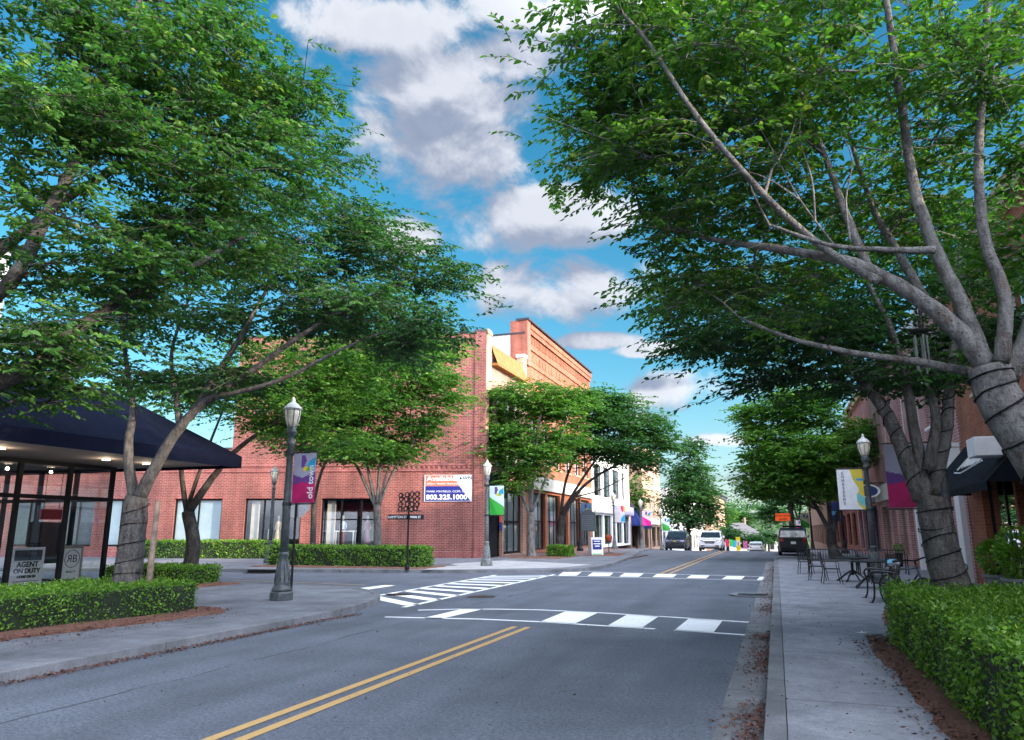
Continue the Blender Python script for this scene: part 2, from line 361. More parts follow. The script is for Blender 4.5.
M['white_paint'] = plain('white_paint', (.78, .78, .78), .5, 0, .04, 4)
M['glass'] = glass('shop_glass'); M['glass_dark'] = glass('dark_glass', (.35, .4, .42), .25)
def colour(name, r, g, b, rough=.65, k=1.0):
    if name not in M: M[name] = plain(name, tuple(q*k for q in srgb(r, g, b)), rough, 0, .06, 5)
    return M[name]

# ------------------------------------------------------------------ ground, road, pavements
def struct(o): o['kind'] = 'structure'; return o
mb = MB()
ys = [-40, -15, 0, 20, 66, 100, 150, 200, 320, 500, 900]; xs = [-500, -60, -22, 12, 60, 500]
for i in range(len(ys)-1):
    for j in range(len(xs)-1):
        mb.quad((xs[j], ys[i], zg(ys[i])-.06), (xs[j+1], ys[i], zg(ys[i])-.06), (xs[j+1], ys[i+1], zg(ys[i+1])-.06), (xs[j], ys[i+1], zg(ys[i+1])-.06))
struct(mb.build('ground', M['ground']))
mb = MB()
mb.quad((-75, -20, 0), (4.5, -20, 0), (4.5, 66, 0), (-75, 66, 0))
for a, b in ((66, 90), (90, 130), (130, 200), (200, 320)): mb.quad((-12, a, zg(a)), (3, a, zg(a)), (3, b, zg(b)), (-12, b, zg(b)))
struct(mb.build('road', M['asphalt']))
def offset_line(pts, d):
    out = []
    for i, p in enumerate(pts):
        a = Vector(pts[max(i-1, 0)][:2]); b = Vector(pts[min(i+1, len(pts)-1)][:2]); t = (b-a).normalized()
        out.append((p[0]-t.y*d, p[1]+t.x*d))
    return out
def ribbon(mb, a, b, z0, z1, sides=True):    # strip between two polylines
    for i in range(len(a)-1):
        g0, g1 = zg(a[i][1]), zg(a[i+1][1])
        mb.quad((*a[i], g0+z1), (*a[i+1], g1+z1), (*b[i+1], g1+z1), (*b[i], g0+z1))
        if sides:
            for c in (a, b): mb.quad((*c[i], g0+z0), (*c[i+1], g1+z0), (*c[i+1], g1+z1), (*c[i], g0+z1))
    if sides:
        for e in (0, -1): mb.quad((*a[e], zg(a[e][1])+z0), (*b[e], zg(b[e][1])+z0), (*b[e], zg(b[e][1])+z1), (*a[e], zg(a[e][1])+z1))
def smooth_line(pts, n=6):
    out = []; k = len(pts)
    for i in range(k-1):
        p0, p1, p2, p3 = (np.array(pts[min(max(j, 0), k-1)]) for j in (i-1, i, i+1, i+2))
        for s in range(n):
            t = s/n; out.append(tuple(.5*((2*p1)+(-p0+p2)*t+(2*p0-5*p1+4*p2-p3)*t*t+(-p0+3*p1-3*p2+p3)*t**3)))
    out.append(tuple(pts[-1])); return out
SW = .12
# kerb lines (outer face)
kR = [(-.20, -18), (-.21, 20), (-.25, 44.5)] + smooth_line([(-.25, 44.6), (-.05, 46.6), (1.2, 48.2), (2.2, 50.2)], 4) + [(2.25, 66), (2.25, 100), (2.25, 160), (2.25, 300)]
kL1 = [(-8.35, -18), (-8.35, 4)] + smooth_line([(-8.35, 11.5), (-8.5, 13.9), (-8.95, 16.0), (-9.9, 17.8), (-11.5, 19.1), (-13.6, 19.75)], 5) + [(-30, 19.2), (-75, 16)]
kL2 = [(-75, 11.5), (-45, 19.6)] + [(-20.5, 26.3), (-14.5, 27.9)] + smooth_line([(-11.6, 28.7), (-9.3, 29.7), (-8.0, 31.4), (-7.6, 34.5), (-8.1, 42), (-8.7, 48.5), (-9.6, 55), (-10.3, 60)], 5) + [(-10.4, 66), (-10.4, 100), (-10.4, 160), (-10.4, 300)]
mb = MB()
for k, d in ((kR, -.17), (kL1, .17), (kL2, .17)): ribbon(mb, k, offset_line(k, d), -.2, SW+.008)
struct(mb.build('kerb', M['kerb']))
mb = MB()
a = offset_line(kR, -.178); mb2 = MB()
ribbon(mb2, [(p[0], p[1]) for p in a], [(6.2, p[1]) for p in a], -.2, SW, False); struct(mb2.build('pavement', M['sidewalk']))
mb = MB(); g = kR[:3]; ribbon(mb, g, offset_line(g, .42), 0, .005, False); struct(mb.build('gutter', M['gutter']))
mb = MB(); a = offset_line(kL1, .178)
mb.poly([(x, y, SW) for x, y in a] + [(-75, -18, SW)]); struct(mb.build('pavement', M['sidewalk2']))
mb = MB(); a = offset_line(kL2, .178); near = [p for p in a if p[1] <= 66.01]
mb.poly([(x, y, SW) for x, y in near] + [(-75, 66, SW)])
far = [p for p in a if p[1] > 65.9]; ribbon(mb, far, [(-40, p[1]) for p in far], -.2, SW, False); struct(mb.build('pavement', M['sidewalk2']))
def flat(name, pts, z, mat, kind='structure'):
    m_ = MB(); m_.poly([(x, y, z) for x, y in pts]); o = m_.build(name, mat); o['kind'] = kind; return o
flat('path', [gp(421, 570.2, SW), gp(455, 563.5, SW), gp(505, 560.5, SW), gp(592, 564.6, SW), gp(562, 567.6, SW), gp(530, 568.4, SW), gp(480, 569.2, SW)], SW+.004, M['pale_conc'])
flat('path', [(-15.9, 41.5), (-15.9, 66), (-12.6, 66), (-11.9, 50), (-12.2, 44)], SW+.004, M['paver'])
# markings, measured on the road plane
def px(l, sc, ox, oy): return [gp(ox+x/sc, oy+y/sc) for x, y in l]
mb = MB(); ZM = .006
def mark(pts): mb.poly([(x, y, ZM) for x, y in pts])
def line(p, q, w):
    p = Vector(p); q = Vector(q); t = (q-p).normalized(); n = Vector((-t.y, t.x))*w/2; mark([p-n, q-n, q+n, p+n])
A = 4.096
def rail(pts, w):
    a = [gp(*q) for q in pts]; l_, r_ = offset_line(a, w/2), offset_line(a, -w/2)
    for i in range(len(a)-1): mark([r_[i], r_[i+1], l_[i+1], l_[i]])
rail([(418, 610.4), (460, 609.3), (500, 609.4), (540, 610.1), (600, 613.0), (680, 617.9), (748.7, 622.5)], .13)
rail([(385, 617.2), (481, 619.4), (540, 622), (619, 627), (655, 629.2)], .13); line(gp(674, 630.4), gp(745, 635.2), .13)
for q in ([(108, 251), (238, 258), (140, 304), (0, 295)], [(358, 265), (488, 272), (415, 321), (275, 312)], [(612, 280), (748, 290), (710, 340), (550, 330)]): mark(px(q, A, 540, 550))
mark(px([(484, 168), (560, 168), (415, 201), (352, 199)], 3.413, 320, 560))
struct(mb.build('road_marking', M['white_mark'])); mb = MB()
line(gp(575, 571.2), gp(764, 576.9), .13); line(gp(540, 575.6), gp(762, 580.5), .13)
for q in ([(95, 91), (170, 91), (150, 105), (75, 105)], [(215, 93), (300, 94), (285, 107), (195, 106)], [(345, 96), (425, 97), (405, 110), (325, 109)], [(480, 99), (560, 101), (545, 113), (460, 111)], [(620, 103), (695, 105), (680, 117), (600, 115)], [(765, 107), (840, 108), (825, 121), (745, 119)], [(900, 111), (918, 111), (912, 124), (888, 123)]): mark(px(q, A, 540, 550))
struct(mb.build('road_marking', M['white_mark'])); mb = MB()
B_ = 3.413; l0, l1 = (150, 130), (600, 52); r0, r1 = (285, 162), (800, 50)
line(*px([l0, l1], B_, 320, 560), .14); line(*px([r0, r1], B_, 320, 560), .14)
lw0, lw1 = [Vector(q) for q in px([l0, l1], B_, 320, 560)]; rw0, rw1 = [Vector(q) for q in px([r0, r1], B_, 320, 560)]
for i in range(10):
    f = (i+.4)/10.2; a = lw0.lerp(lw1, f); b = rw0.lerp(rw1, f); line(a, b, .42)
mark(px([(30, 110), (220, 86), (258, 87), (72, 116)], B_, 320, 560))
struct(mb.build('road_marking', M['white_mark'])); mb = MB()
for xx in (-4.56, -4.31): mark([(xx-.055, -15), (xx+.055, -15), (xx+.055, 13.25), (xx-.055, 13.25)])
for a, b in ((30.6, 66), (66, 100), (100, 160), (160, 260)):
    for xx in (-4.5, -4.15): mb.quad((xx-.06, a, zg(a)+ZM), (xx+.06, a, zg(a)+ZM), (xx+.06, b, zg(b)+ZM), (xx-.06, b, zg(b)+ZM))
line(gp(232, 580.4), gp(365, 585.2), .1)
struct(mb.build('road_marking', M['yellow_mark']))
def disc(name, c, r, z, mat, label, cat):
    m_ = MB(); m_.lathe([(r, 0), (r, .004), (r*.9, .006), (r*.88, .003), (.01, .004)], 24, (c[0], c[1], z)); return tag(m_.build(name, mat), label, cat)
disc('manhole_cover', gp(399, 594.8), .34, .008, M['iron'], 'round iron manhole cover among the side street crosswalk bars', 'manhole')
disc('manhole_cover', gp(481, 596.8), .38, .005, M['iron'], 'round manhole cover in open asphalt between the two crosswalks', 'manhole')
disc('manhole_cover', gp(450, 565.3, SW), .36, SW+.006, M['iron'], 'dark round cover in the pale corner pavement near lamp post', 'manhole')
def drain(loc, rz, label):
    t_ = thing('storm_drain', label, 'drain', loc, rz); m_ = MB(); m_.box(-.75, .75, .02, .6, .125, .16); m_.build('slab', M['kerb'], t_, bevel=.015)
    m_ = MB(); m_.box(-.6, .6, -.012, .03, .015, .12); m_.build('opening', M['black'], t_)  # solid black block painted as the dark of the slot
    m_ = MB()
    for i in range(9): m_.box(-.55+i*.13, -.5+i*.13, -.5, -.03, .004, .018)
    m_.build('grating', M['iron'], t_); return t_
drain((*gp(262, 573), 0), R(15), 'kerb inlet with dark slot on the far side street kerb')
t_ = thing('storm_drain', 'round rimmed gutter drain full of brown leaves by right kerb', 'drain', (-.72, 21.4, .004))
m_ = MB(); m_.lathe([(.62, .0), (.62, .03), (.52, .035), (.48, .012), (.02, .012)], 24, (0, 0, 0)); m_.build('rim', M['kerb'], t_)
m_ = MB()
for i in range(7): m_.box(-.4, .4, -.36+i*.115, -.31+i*.115, .012, .022)
m_.build('grating', M['iron'], t_)

# ------------------------------------------------------------------ leaf scatter helpers
def leaf_arrays(P, D, Nn, L, W, hexa):
    """P origin, D direction, Nn normal (all Nx3 unit), L, W lengths"""
    Sd = np.cross(D, Nn); L = L[:, None]; W = W[:, None]
    if hexa:
        fold = Nn*W*.28; drop = -Nn*L*.10
        v = np.stack([P, P+D*L*.32+Sd*W*.5+fold, P+D*L*.68+Sd*W*.40+fold+drop*.4, P+D*L+drop, P+D*L*.68-Sd*W*.40+fold+drop*.4, P+D*L*.32-Sd*W*.5+fold], 1)
        n = len(P); b = np.arange(n)[:, None]*6
        f = np.concatenate([b+np.array([[0, 1, 2, 3]]), b+np.array([[0, 3, 4, 5]])], 1).reshape(-1, 4)
        return v.reshape(-1, 3), f, 2
    v = np.stack([P, P+D*L*.45+Sd*W*.5, P+D*L, P+D*L*.45-Sd*W*.5], 1); n = len(P)
    return v.reshape(-1, 3), (np.arange(n)[:, None]*4+np.arange(4)[None]), 1
def unit(a): return a/np.maximum(np.linalg.norm(a, axis=-1, keepdims=True), 1e-9)

def hedge(label, pts, z0, h, n, size=.05, cat='hedge', group=None, mat=None, jit=.05):
    """clipped hedge over a convex footprint (counter-clockwise), one thing"""
    cx = sum(p[0] for p in pts)/len(pts); cy = sum(p[1] for p in pts)/len(pts)
    t_ = thing('hedge', label, cat, (cx, cy, z0), 0, group)
    ins = [(cx+(p[0]-cx)*(1-.07/max(.3, math.hypot(p[0]-cx, p[1]-cy))), cy+(p[1]-cy)*(1-.07/max(.3, math.hypot(p[0]-cx, p[1]-cy)))) for p in pts]
    m_ = MB(); m_.prism(ins, z0, z0+h-.06); m_.build('stems', M['hedge_core'], t_, True)
    edges = []; per = 0
    for i in range(len(pts)):
        a = np.array(pts[i]); b = np.array(pts[(i+1) % len(pts)]); edges.append((a, b, np.linalg.norm(b-a))); per += edges[-1][2]
    ar = abs(sum(pts[i][0]*pts[(i+1) % len(pts)][1]-pts[(i+1) % len(pts)][0]*pts[i][1] for i in range(len(pts))))/2
    nt = int(n*ar/(ar+per*h)); P = []; Nn = []
    tri = [(np.array(pts[0]), np.array(pts[i]), np.array(pts[i+1])) for i in range(1, len(pts)-1)]
    wts = np.array([abs((b-a)[0]*(c-a)[1]-(b-a)[1]*(c-a)[0]) for a, b, c in tri]); pk = rng.choice(len(tri), nt, p=wts/wts.sum())
    u = rng.random((nt, 2)); fl = u.sum(1) > 1; u[fl] = 1-u[fl]
    A3 = np.array([t[0] for t in tri])[pk]; B3 = np.array([t[1] for t in tri])[pk]; C3 = np.array([t[2] for t in tri])[pk]
    xy = A3+(B3-A3)*u[:, :1]+(C3-A3)*u[:, 1:]; P.append(np.c_[xy, np.full(nt, z0+h)]); Nn.append(np.tile([0, 0, 1.], (nt, 1)))
    for a, b, l in edges:
        k = int(n*l*h/(ar+per*h)); s = rng.random(k); xy = a+(b-a)*s[:, None]
        nz = np.array([(b-a)[1], -(b-a)[0], 0])/l
        zz = rng.random(k)**.9*h
        P.append(np.c_[xy, z0+.03+zz*.97]); Nn.append(np.tile(nz, (k, 1)))
    P = np.concatenate(P); Nn = np.concatenate(Nn)
    q = P*np.array([3.1, 3.1, 4.2]); wv = np.sin(q[:, 0]*1.3+q[:, 2])*np.sin(q[:, 1]*1.1+.7)*.5+np.sin(q[:, 0]*2.9+1)*np.sin(q[:, 1]*3.3+q[:, 2]*2.1)*.35
    P = P+Nn*(wv[:, None]*.065+rng.normal(0, jit*.6, (len(P), 1))-.02)
    G = unit(Nn+rng.normal(0, .75, P.shape)); D = unit(np.cross(G, rng.normal(0, 1, P.shape)))
    D = unit(D+Nn*.45+np.array([0, 0, .2])); G = unit(np.cross(np.cross(D, G), D))
    L = size*rng.uniform(.7, 1.35, len(P)); v, f, k = leaf_arrays(P, D, G, L, L*.55, False)
    tn = np.clip(.38+wv*.22+rng.normal(0, .2, len(P)), 0, 1); tn[rng.random(len(P)) < .02] = 1
    np_mesh('foliage', v, f, mat or M['hedge'], t_, True, np.repeat(tn, k)); return t_

# ------------------------------------------------------------------ trees
def tree(name, label, limbs, lobes, leaf, leafmat, barkmat, group='street trees', twigs=12, per=11, lsize=.08, pad_r=.75, hexa=True, seed=1, tw_len=.6, flat_=.19, keep=1.0, cat='tree', extra=None, branch_r=.018):
    """limbs: [(points, r0, r1)]; first one is the trunk.  lobes: [(centre, (rx,ry,rz), number of pads)]"""
    rg = np.random.default_rng(seed); base = limbs[0][0][0]; twigs = int(twigs*2.1); lsize *= 1.0
    t_ = thing(name, label, cat, tuple(base), 0, group); tb = MB(); cb = MB()
    nodes = []; rad = []
    for pts, r0, r1 in limbs:
        sp = smooth_line([tuple(p) for p in pts], 5); k = len(sp); rr = [r0+(r1-r0)*(i/(k-1))**.8 for i in range(k)]
        sp = [Vector(p)+Vector(rg.normal(0, rr[i]*(.03 if pts is limbs[0][0] else .06), 3))*(1 if 0 < i else 0) for i, p in enumerate(sp)]
        if pts is limbs[0][0]:
            rr = [r*(1+.45*math.exp(-max(sp[i].z-sp[0].z, 0)/.22)) for i, r in enumerate(rr)]
        tb.tube(sp, rr, 12 if r0 > .08 else 7)
        for i, p in enumerate(sp):
            if pts is limbs[0][0] and i < k*.55: continue
            nodes.append(tuple(p)); rad.append(rr[i])
    nodes = np.array(nodes); rad = np.array(rad)
    pads = []
    for c, r, n in lobes:
        n = max(3, int(n*keep))
        d = unit(rg.normal(0, 1, (n, 3))); s = rg.uniform(.25, 1, n)**.55
        pads.append(np.array(c)+d*s[:, None]*np.array(r))
    pads = np.concatenate(pads); top = Vector(limbs[0][0][-1])
    dist = np.min(np.linalg.norm(pads[:, None]-nodes[None], axis=2), axis=1)
    P_, D_, N_, T_ = [], [], [], []
    for pi in np.argsort(dist):
        c = pads[pi]; dd = np.linalg.norm(nodes-c, axis=1)
        # prefer nodes that are lower / more inward than the pad
        pen = np.maximum(nodes[:, 2]-c[2], 0)*.8
        j = int(np.argmin(dd+pen)); s = nodes[j]; L = dd[j]
        if L > .08:
            k = max(3, int(L/.35)+2); tt = np.linspace(0, 1, k)
            mid = (s+c)/2+np.array([0, 0, .10*L])+rg.normal(0, .07*L, 3)
            curve = ((1-tt)**2)[:, None]*s+(2*tt*(1-tt))[:, None]*mid+(tt**2)[:, None]*c
            r0 = min(rad[j]*.7, branch_r*(.8+.55*L)); rr = r0+(branch_r*.35-r0)*tt
            tb.tube(curve, list(np.maximum(rr, .004)), 5, cap=False)
            nodes = np.concatenate([nodes, curve[1:]]); rad = np.concatenate([rad, np.maximum(rr[1:], branch_r*.45)])
        ptint = rg.normal(0, .19)
        outw = unit((c-np.array([base[0], base[1], c[2]]))[None])[0]
        for q in range(twigs):
            a = rg.uniform(0, 2*PI); d = np.array([math.cos(a), math.sin(a), rg.normal(.02, .13)])+outw*.35; d = d/np.linalg.norm(d)
            o = c+np.array([rg.normal(0, .46), rg.normal(0, .46), rg.normal(0, flat_)])*pad_r
            ln = tw_len*rg.uniform(.6, 1.25); e = o+d*ln-np.array([0, 0, .16*ln]); m = o+d*ln*.5+np.array([0, 0, .03*ln])
            if hexa: cb.tube([c if rg.random() < .35 else o, o+d*.02, m, e], [.006, .005, .004, .002], 3, cap=False)
            k = per; s = (np.arange(k)+.6)/k; s[-1] = 1
            pt = ((1-s)**2)[:, None]*o+(2*s*(1-s))[:, None]*m+(s**2)[:, None]*e
            side = np.cross(d, [0, 0, 1.]); side = side/np.linalg.norm(side); sg = np.where(np.arange(k) % 2 == 0, 1, -1)[:, None]
            ld = unit(d*.75+side*sg*.8+np.array([0, 0, -.28])+rg.normal(0, .22, (k, 3))); ld[-1] = unit((d+np.array([0, 0, -.4]))[None])[0]
            ln_ = np.array([0, 0, 1.])+rg.normal(0, .52, (k, 3)); ln_ = unit(ln_-ld*np.sum(ln_*ld, 1)[:, None])
            P_.append(pt); D_.append(ld); N_.append(ln_); T_.append(np.full(k, .42+ptint+rg.normal(0, .08))+rg.normal(0, .13, k))
    P_ = np.concatenate(P_); D_ = np.concatenate(D_); N_ = np.concatenate(N_); T_ = np.clip(np.concatenate(T_), 0, 1)
    L = lsize*rg.uniform(.5, 1.4, len(P_)); W = L*rg.uniform(.40, .54, len(P_))*(1 if hexa else 1.15)
    v, f, k = leaf_arrays(P_, D_, N_, L, W, hexa)
    for ex in (extra or []): tb.tube(smooth_line([tuple(q) for q in ex], 4), [.012-.009*i/(4*(len(ex)-1)) for i in range(4*(len(ex)-1)+1)], 5, cap=False)
    tr = tb.build('trunk', barkmat, t_, True, True)
    if cb.v: cb.build('twigs', barkmat, t_, True)
    np_mesh('crown', v, f, leafmat, t_, True, np.repeat(T_, k)); return t_
def LB(x, y, Y, rx, ry, rd, n):              # lobe from its place in view: centre, radii in metres, depth radius given
    p = at(x, y, Y); s = mpp(p); return (tuple(p), (rx*s, rd, ry*s), n)
def PL(Y, *pts): return [at(q[0], q[1], q[2] if len(q) > 2 else Y) for q in pts]

# ------------------------------------------------------------------ buildings
def wall(mb, o, u, w, h, openings=(), depth=.18, n=None, mi=0, mr=None):
    """upright wall from corner o along unit u, with real openings (u0,u1,v0,v1) and their reveals"""
    o = Vector(o); u = Vector(u).normalized(); z = Vector((0, 0, 1)); n = Vector(n) if n is not None else u.cross(z)
    us = sorted({0, w, *[q for p in openings for q in p[:2]]}); vs = sorted({0, h, *[q for p in openings for q in p[2:]]})
    for i in range(len(us)-1):
        for j in range(len(vs)-1):
            cu = (us[i]+us[i+1])/2; cv = (vs[j]+vs[j+1])/2
            if any(p[0] < cu < p[1] and p[2] < cv < p[3] for p in openings): continue
            mb.quad(o+u*us[i]+z*vs[j], o+u*us[i+1]+z*vs[j], o+u*us[i+1]+z*vs[j+1], o+u*us[i]+z*vs[j+1], mi)
    for a, b, c, d in openings:
        k = -n*depth; q = [o+u*a+z*c, o+u*b+z*c, o+u*b+z*d, o+u*a+z*d]
        for i in range(4): mb.quad(q[i], q[(i+1) % 4], q[(i+1) % 4]+k, q[i]+k, mi if mr is None else mr)
def window(root, o, u, n, op, frame, gl, cols=2, rows=2, depth=.14, bar=.05, name='window', back=None, sill=None):
    """frame with bars (part) and its panes (sub-part) inside an opening"""
    o = Vector(o); u = Vector(u).normalized(); n = Vector(n).normalized(); z = Vector((0, 0, 1)); a, b, c, d = op
    q = o+u*a+z*c-n*depth; w = b-a; h = d-c; m_ = MB(); t = n*-.05
    for i in range(cols+1):
        x = min(max(w*i/cols-bar/2, 0), w-bar); m_.obox(q+u*x, u*bar, t, z*h)
    for j in range(rows+1):
        y = min(max(h*j/rows-bar/2, 0), h-bar); m_.obox(q+z*y+n*.004, u*w, t, z*bar)
    f = m_.build(name, frame, root, True)
    m_ = MB(); g = q-n*.03; m_.quad(g, g+u*w, g+u*w+z*h, g+z*h); m_.build('pane', gl, f, True)
    if back is not None:
        m_ = MB(); g = q-n*.16; m_.quad(g, g+u*w, g+u*w+z*h, g+z*h); m_.build('blind', back, f, True)  # also holds dark sheets painted as the unlit room behind the glass
    if sill is not None:
        m_ = MB(); m_.obox(o+u*(a-.06)+z*(c-.1)-n*.02, u*(w+.12), n*.1, z*.1); m_.build('sill', sill, f, True)
    return f
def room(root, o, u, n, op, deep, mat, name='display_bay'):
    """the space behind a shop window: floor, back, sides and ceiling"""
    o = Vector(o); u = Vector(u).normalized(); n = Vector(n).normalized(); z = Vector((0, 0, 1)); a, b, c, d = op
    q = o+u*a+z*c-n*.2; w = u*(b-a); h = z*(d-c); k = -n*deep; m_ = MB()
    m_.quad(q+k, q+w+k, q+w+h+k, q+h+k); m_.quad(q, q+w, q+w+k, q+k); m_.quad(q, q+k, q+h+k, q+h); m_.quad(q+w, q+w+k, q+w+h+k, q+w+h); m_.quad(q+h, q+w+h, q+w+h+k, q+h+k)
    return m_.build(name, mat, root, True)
EX, EY, EZ = Vector((1, 0, 0)), Vector((0, 1, 0)), Vector((0, 0, 1))
XL = -16.1; XR = 5.6

# --- the red brick corner building (wall along the side street, front along the main street)
ca = R(15); cu = Vector((-math.cos(ca), -math.sin(ca), 0)); cn = Vector((math.sin(ca), -math.cos(ca), 0)); CA = Vector((XL, 41.2, SW))
A_ = thing('brick_building', 'red brick corner building with long side wall, shop windows and dark corner entrance', 'building', CA)
def su(xp):                                   # distance along the side wall of the point seen in column xp (eye level)
    a, b, c = ray(xp, 530); t = (CA.x*cu.y-CA.y*cu.x)/(a*cu.y-b*cu.x); return (Vector((a*t, b*t, 0))-Vector((CA.x, CA.y, 0))).dot(cu)
ops = []
for l, r in ((320, 380), (243, 300), (172, 220), (104, 133), (60, 92), (10, 42)): ops.append((su(r), su(l), .62, 3.42))
HT = 13.4; WT = su(226); PW = su(473.5)+.06; m_ = MB()
tall = [o for o in ops if o[1] < WT]; low = [o for o in ops if o[1] >= WT]
wall(m_, CA, cu, WT, HT, tall, .25, cn)
wall(m_, CA+cu*WT, cu, 24, 6.4, [(a-WT, b-WT, c, d) for a, b, c, d in low if a > WT], .25, cn)
m_.quad(CA+cu*WT+EZ*6.4, CA+cu*WT+EY*9+EZ*6.4, CA+cu*WT+EY*9+EZ*HT, CA+cu*WT+EZ*HT)
fops = [(.5, 3.1, 0, 3.3), (3.4, 7.2, .1, 4.1), (.7, 1.7, 5.6, 9.9), (2.1, 3.5, 5.4, 10.4), (3.9, 5.3, 5.4, 10.4), (5.7, 7.0, 5.4, 10.4)]
A_w = m_.build('wall', M['brickA'], A_, True)
m_ = MB(); wall(m_, CA, EY, 7.9, HT-.6, fops, .3, EX); A_f = m_.build('front_wall', M['brickR2'], A_, True)
m_ = MB(); q = CA+EZ*(HT-1.2); m_.poly([q+EX*-.05, q+cu*WT, q+cu*WT+EY*9, q+EY*7.9]); q = CA+cu*WT+EZ*6.1; m_.poly([q, q+cu*24, q+cu*24+EY*9, q+EY*9]); m_.build('roof', M['grey_roof'], A_, True)
m_ = MB()                                     # proud corner pier, plinth, soldier course, decorative band, coping
m_.obox(CA+cn*-.02+cu*-.06, cu*PW, cn*.1, EZ*(HT+.12)); m_.build('corner_pier', M['brickA'], A_, True)
m_ = MB(); m_.obox(CA+cn*.003+cu*(PW+.02), cu*(WT+22), cn*.035, EZ*.35); m_.obox(CA+cn*.08+cu*-.05, cu*(PW-.02), cn*.03, EZ*.4); m_.build('plinth', M['brickA2'], A_, True)
m_ = MB(); m_.obox(CA+cn*.003+cu*(PW+.02)+EZ*5.0, cu*(WT+22), cn*.05, EZ*.12); m_.obox(CA+cn*.003+cu*(PW+.02)+EZ*5.32, cu*(WT+22), cn*.05, EZ*.1)
for i in range(14): m_.obox(CA+cn*.003+cu*(PW+.2+i*.3)+EZ*5.14, cu*.13, cn*.05, EZ*.16)
m_.build('brick_band', M['brickA2'], A_, True)
m_ = MB(); m_.obox(CA+cu*-.1+cn*.12+EZ*(HT+.12), cu*(PW+.1), cn*-.5, EZ*.12); m_.obox(CA+cu*PW+cn*.06+EZ*HT, cu*(WT-PW), cn*-.4, EZ*.1); m_.obox(CA+cu*WT+cn*.06+EZ*6.4, cu*24, cn*-.4, EZ*.1); m_.build('coping', M['coping'], A_, True)
for i, o_ in enumerate(ops):
    if i < 2:
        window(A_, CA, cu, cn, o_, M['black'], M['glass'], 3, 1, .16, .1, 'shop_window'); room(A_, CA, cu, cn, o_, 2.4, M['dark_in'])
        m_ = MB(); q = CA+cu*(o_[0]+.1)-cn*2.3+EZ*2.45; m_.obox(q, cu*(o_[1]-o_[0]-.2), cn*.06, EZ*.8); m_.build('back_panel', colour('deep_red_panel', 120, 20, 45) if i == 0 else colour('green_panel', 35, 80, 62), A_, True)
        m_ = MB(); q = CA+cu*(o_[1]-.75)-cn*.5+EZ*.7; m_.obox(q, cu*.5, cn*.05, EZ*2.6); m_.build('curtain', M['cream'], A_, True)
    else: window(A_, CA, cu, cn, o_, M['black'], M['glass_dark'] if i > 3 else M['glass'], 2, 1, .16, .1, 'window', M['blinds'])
# front: stone pier, clay tiled cornice, entrance, upper windows
m_ = MB(); q = CA+EY*.42; m_.obox(q+EX*.01+EZ*9.9, EX*-.55, EY*.62, EZ*3.75); m_.obox(q+EX*.08+EY*-.07+EZ*13.5, EX*-.7, EY*.76, EZ*.16); m_.obox(q+EX*.04+EY*-.03+EZ*13.66, EX*-.62, EY*.68, EZ*.14); m_.build('stone_pier', M['stone'], A_, True)
m_ = MB(); q = CA+EY*1.06
m_.quad(q+EX*.42+EZ*11.75, q+EX*.42+EY*6.1+EZ*11.75, q+EX*-.05+EY*6.1+EZ*13.0, q+EX*-.05+EZ*13.0); m_.quad(q+EX*-.05+EZ*13.0, q+EX*-.05+EY*6.1+EZ*13.0, q+EX*-.5+EY*6.1+EZ*12.6, q+EX*-.5+EZ*12.6); m_.obox(q+EX*.44+EZ*11.6, EX*-.43, EY*6.1, EZ*.15)
m_.build('tiled_cornice', M['tile'], A_, True)
m_ = MB(); m_.obox(CA+EY*7.25+EX*.08+EZ*9.5, EX*-.5, EY*.62, EZ*4.0); m_.build('stone_pier', M['stone'], A_, True)
m_ = MB(); m_.obox(CA+EY*7.2+EX*.14+EZ*13.5, EX*-.62, EY*.74, EZ*.22); m_.build('pier_cap', M['white_trim'], A_, True)
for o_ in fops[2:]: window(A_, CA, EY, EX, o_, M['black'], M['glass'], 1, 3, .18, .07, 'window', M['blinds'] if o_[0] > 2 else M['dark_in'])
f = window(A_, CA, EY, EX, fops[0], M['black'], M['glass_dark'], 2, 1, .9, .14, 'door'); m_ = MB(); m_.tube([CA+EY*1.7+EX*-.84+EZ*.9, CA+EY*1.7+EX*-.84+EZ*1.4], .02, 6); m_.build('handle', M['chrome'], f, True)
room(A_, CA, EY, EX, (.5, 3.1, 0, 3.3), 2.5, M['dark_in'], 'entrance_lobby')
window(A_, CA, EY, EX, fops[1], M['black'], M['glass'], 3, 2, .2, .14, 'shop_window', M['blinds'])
m_ = MB(); m_.obox(CA+EY*.3+EZ*3.5+EX*.005, EX*.25, EY*2.9, EZ*1.4); m_.build('fascia', M['black'], A_, True)
m_ = MB(); q = CA+EY*2.55+EX*.02+EZ*1.55; m_.quad(q, q+EY*.5, q+EY*.5+EZ*.5, q+EZ*.5); pn = m_.build('door_notice', colour('notice_navy', 30, 40, 110), A_, True)
m_ = MB(); q = q+EX*.003+EZ*.5; m_.poly([q, q+EY*.5, q+EY*.5+EZ*.45, q+EZ*.45]); m_.build('notice_top', colour('notice_coral', 225, 95, 75), pn, True)
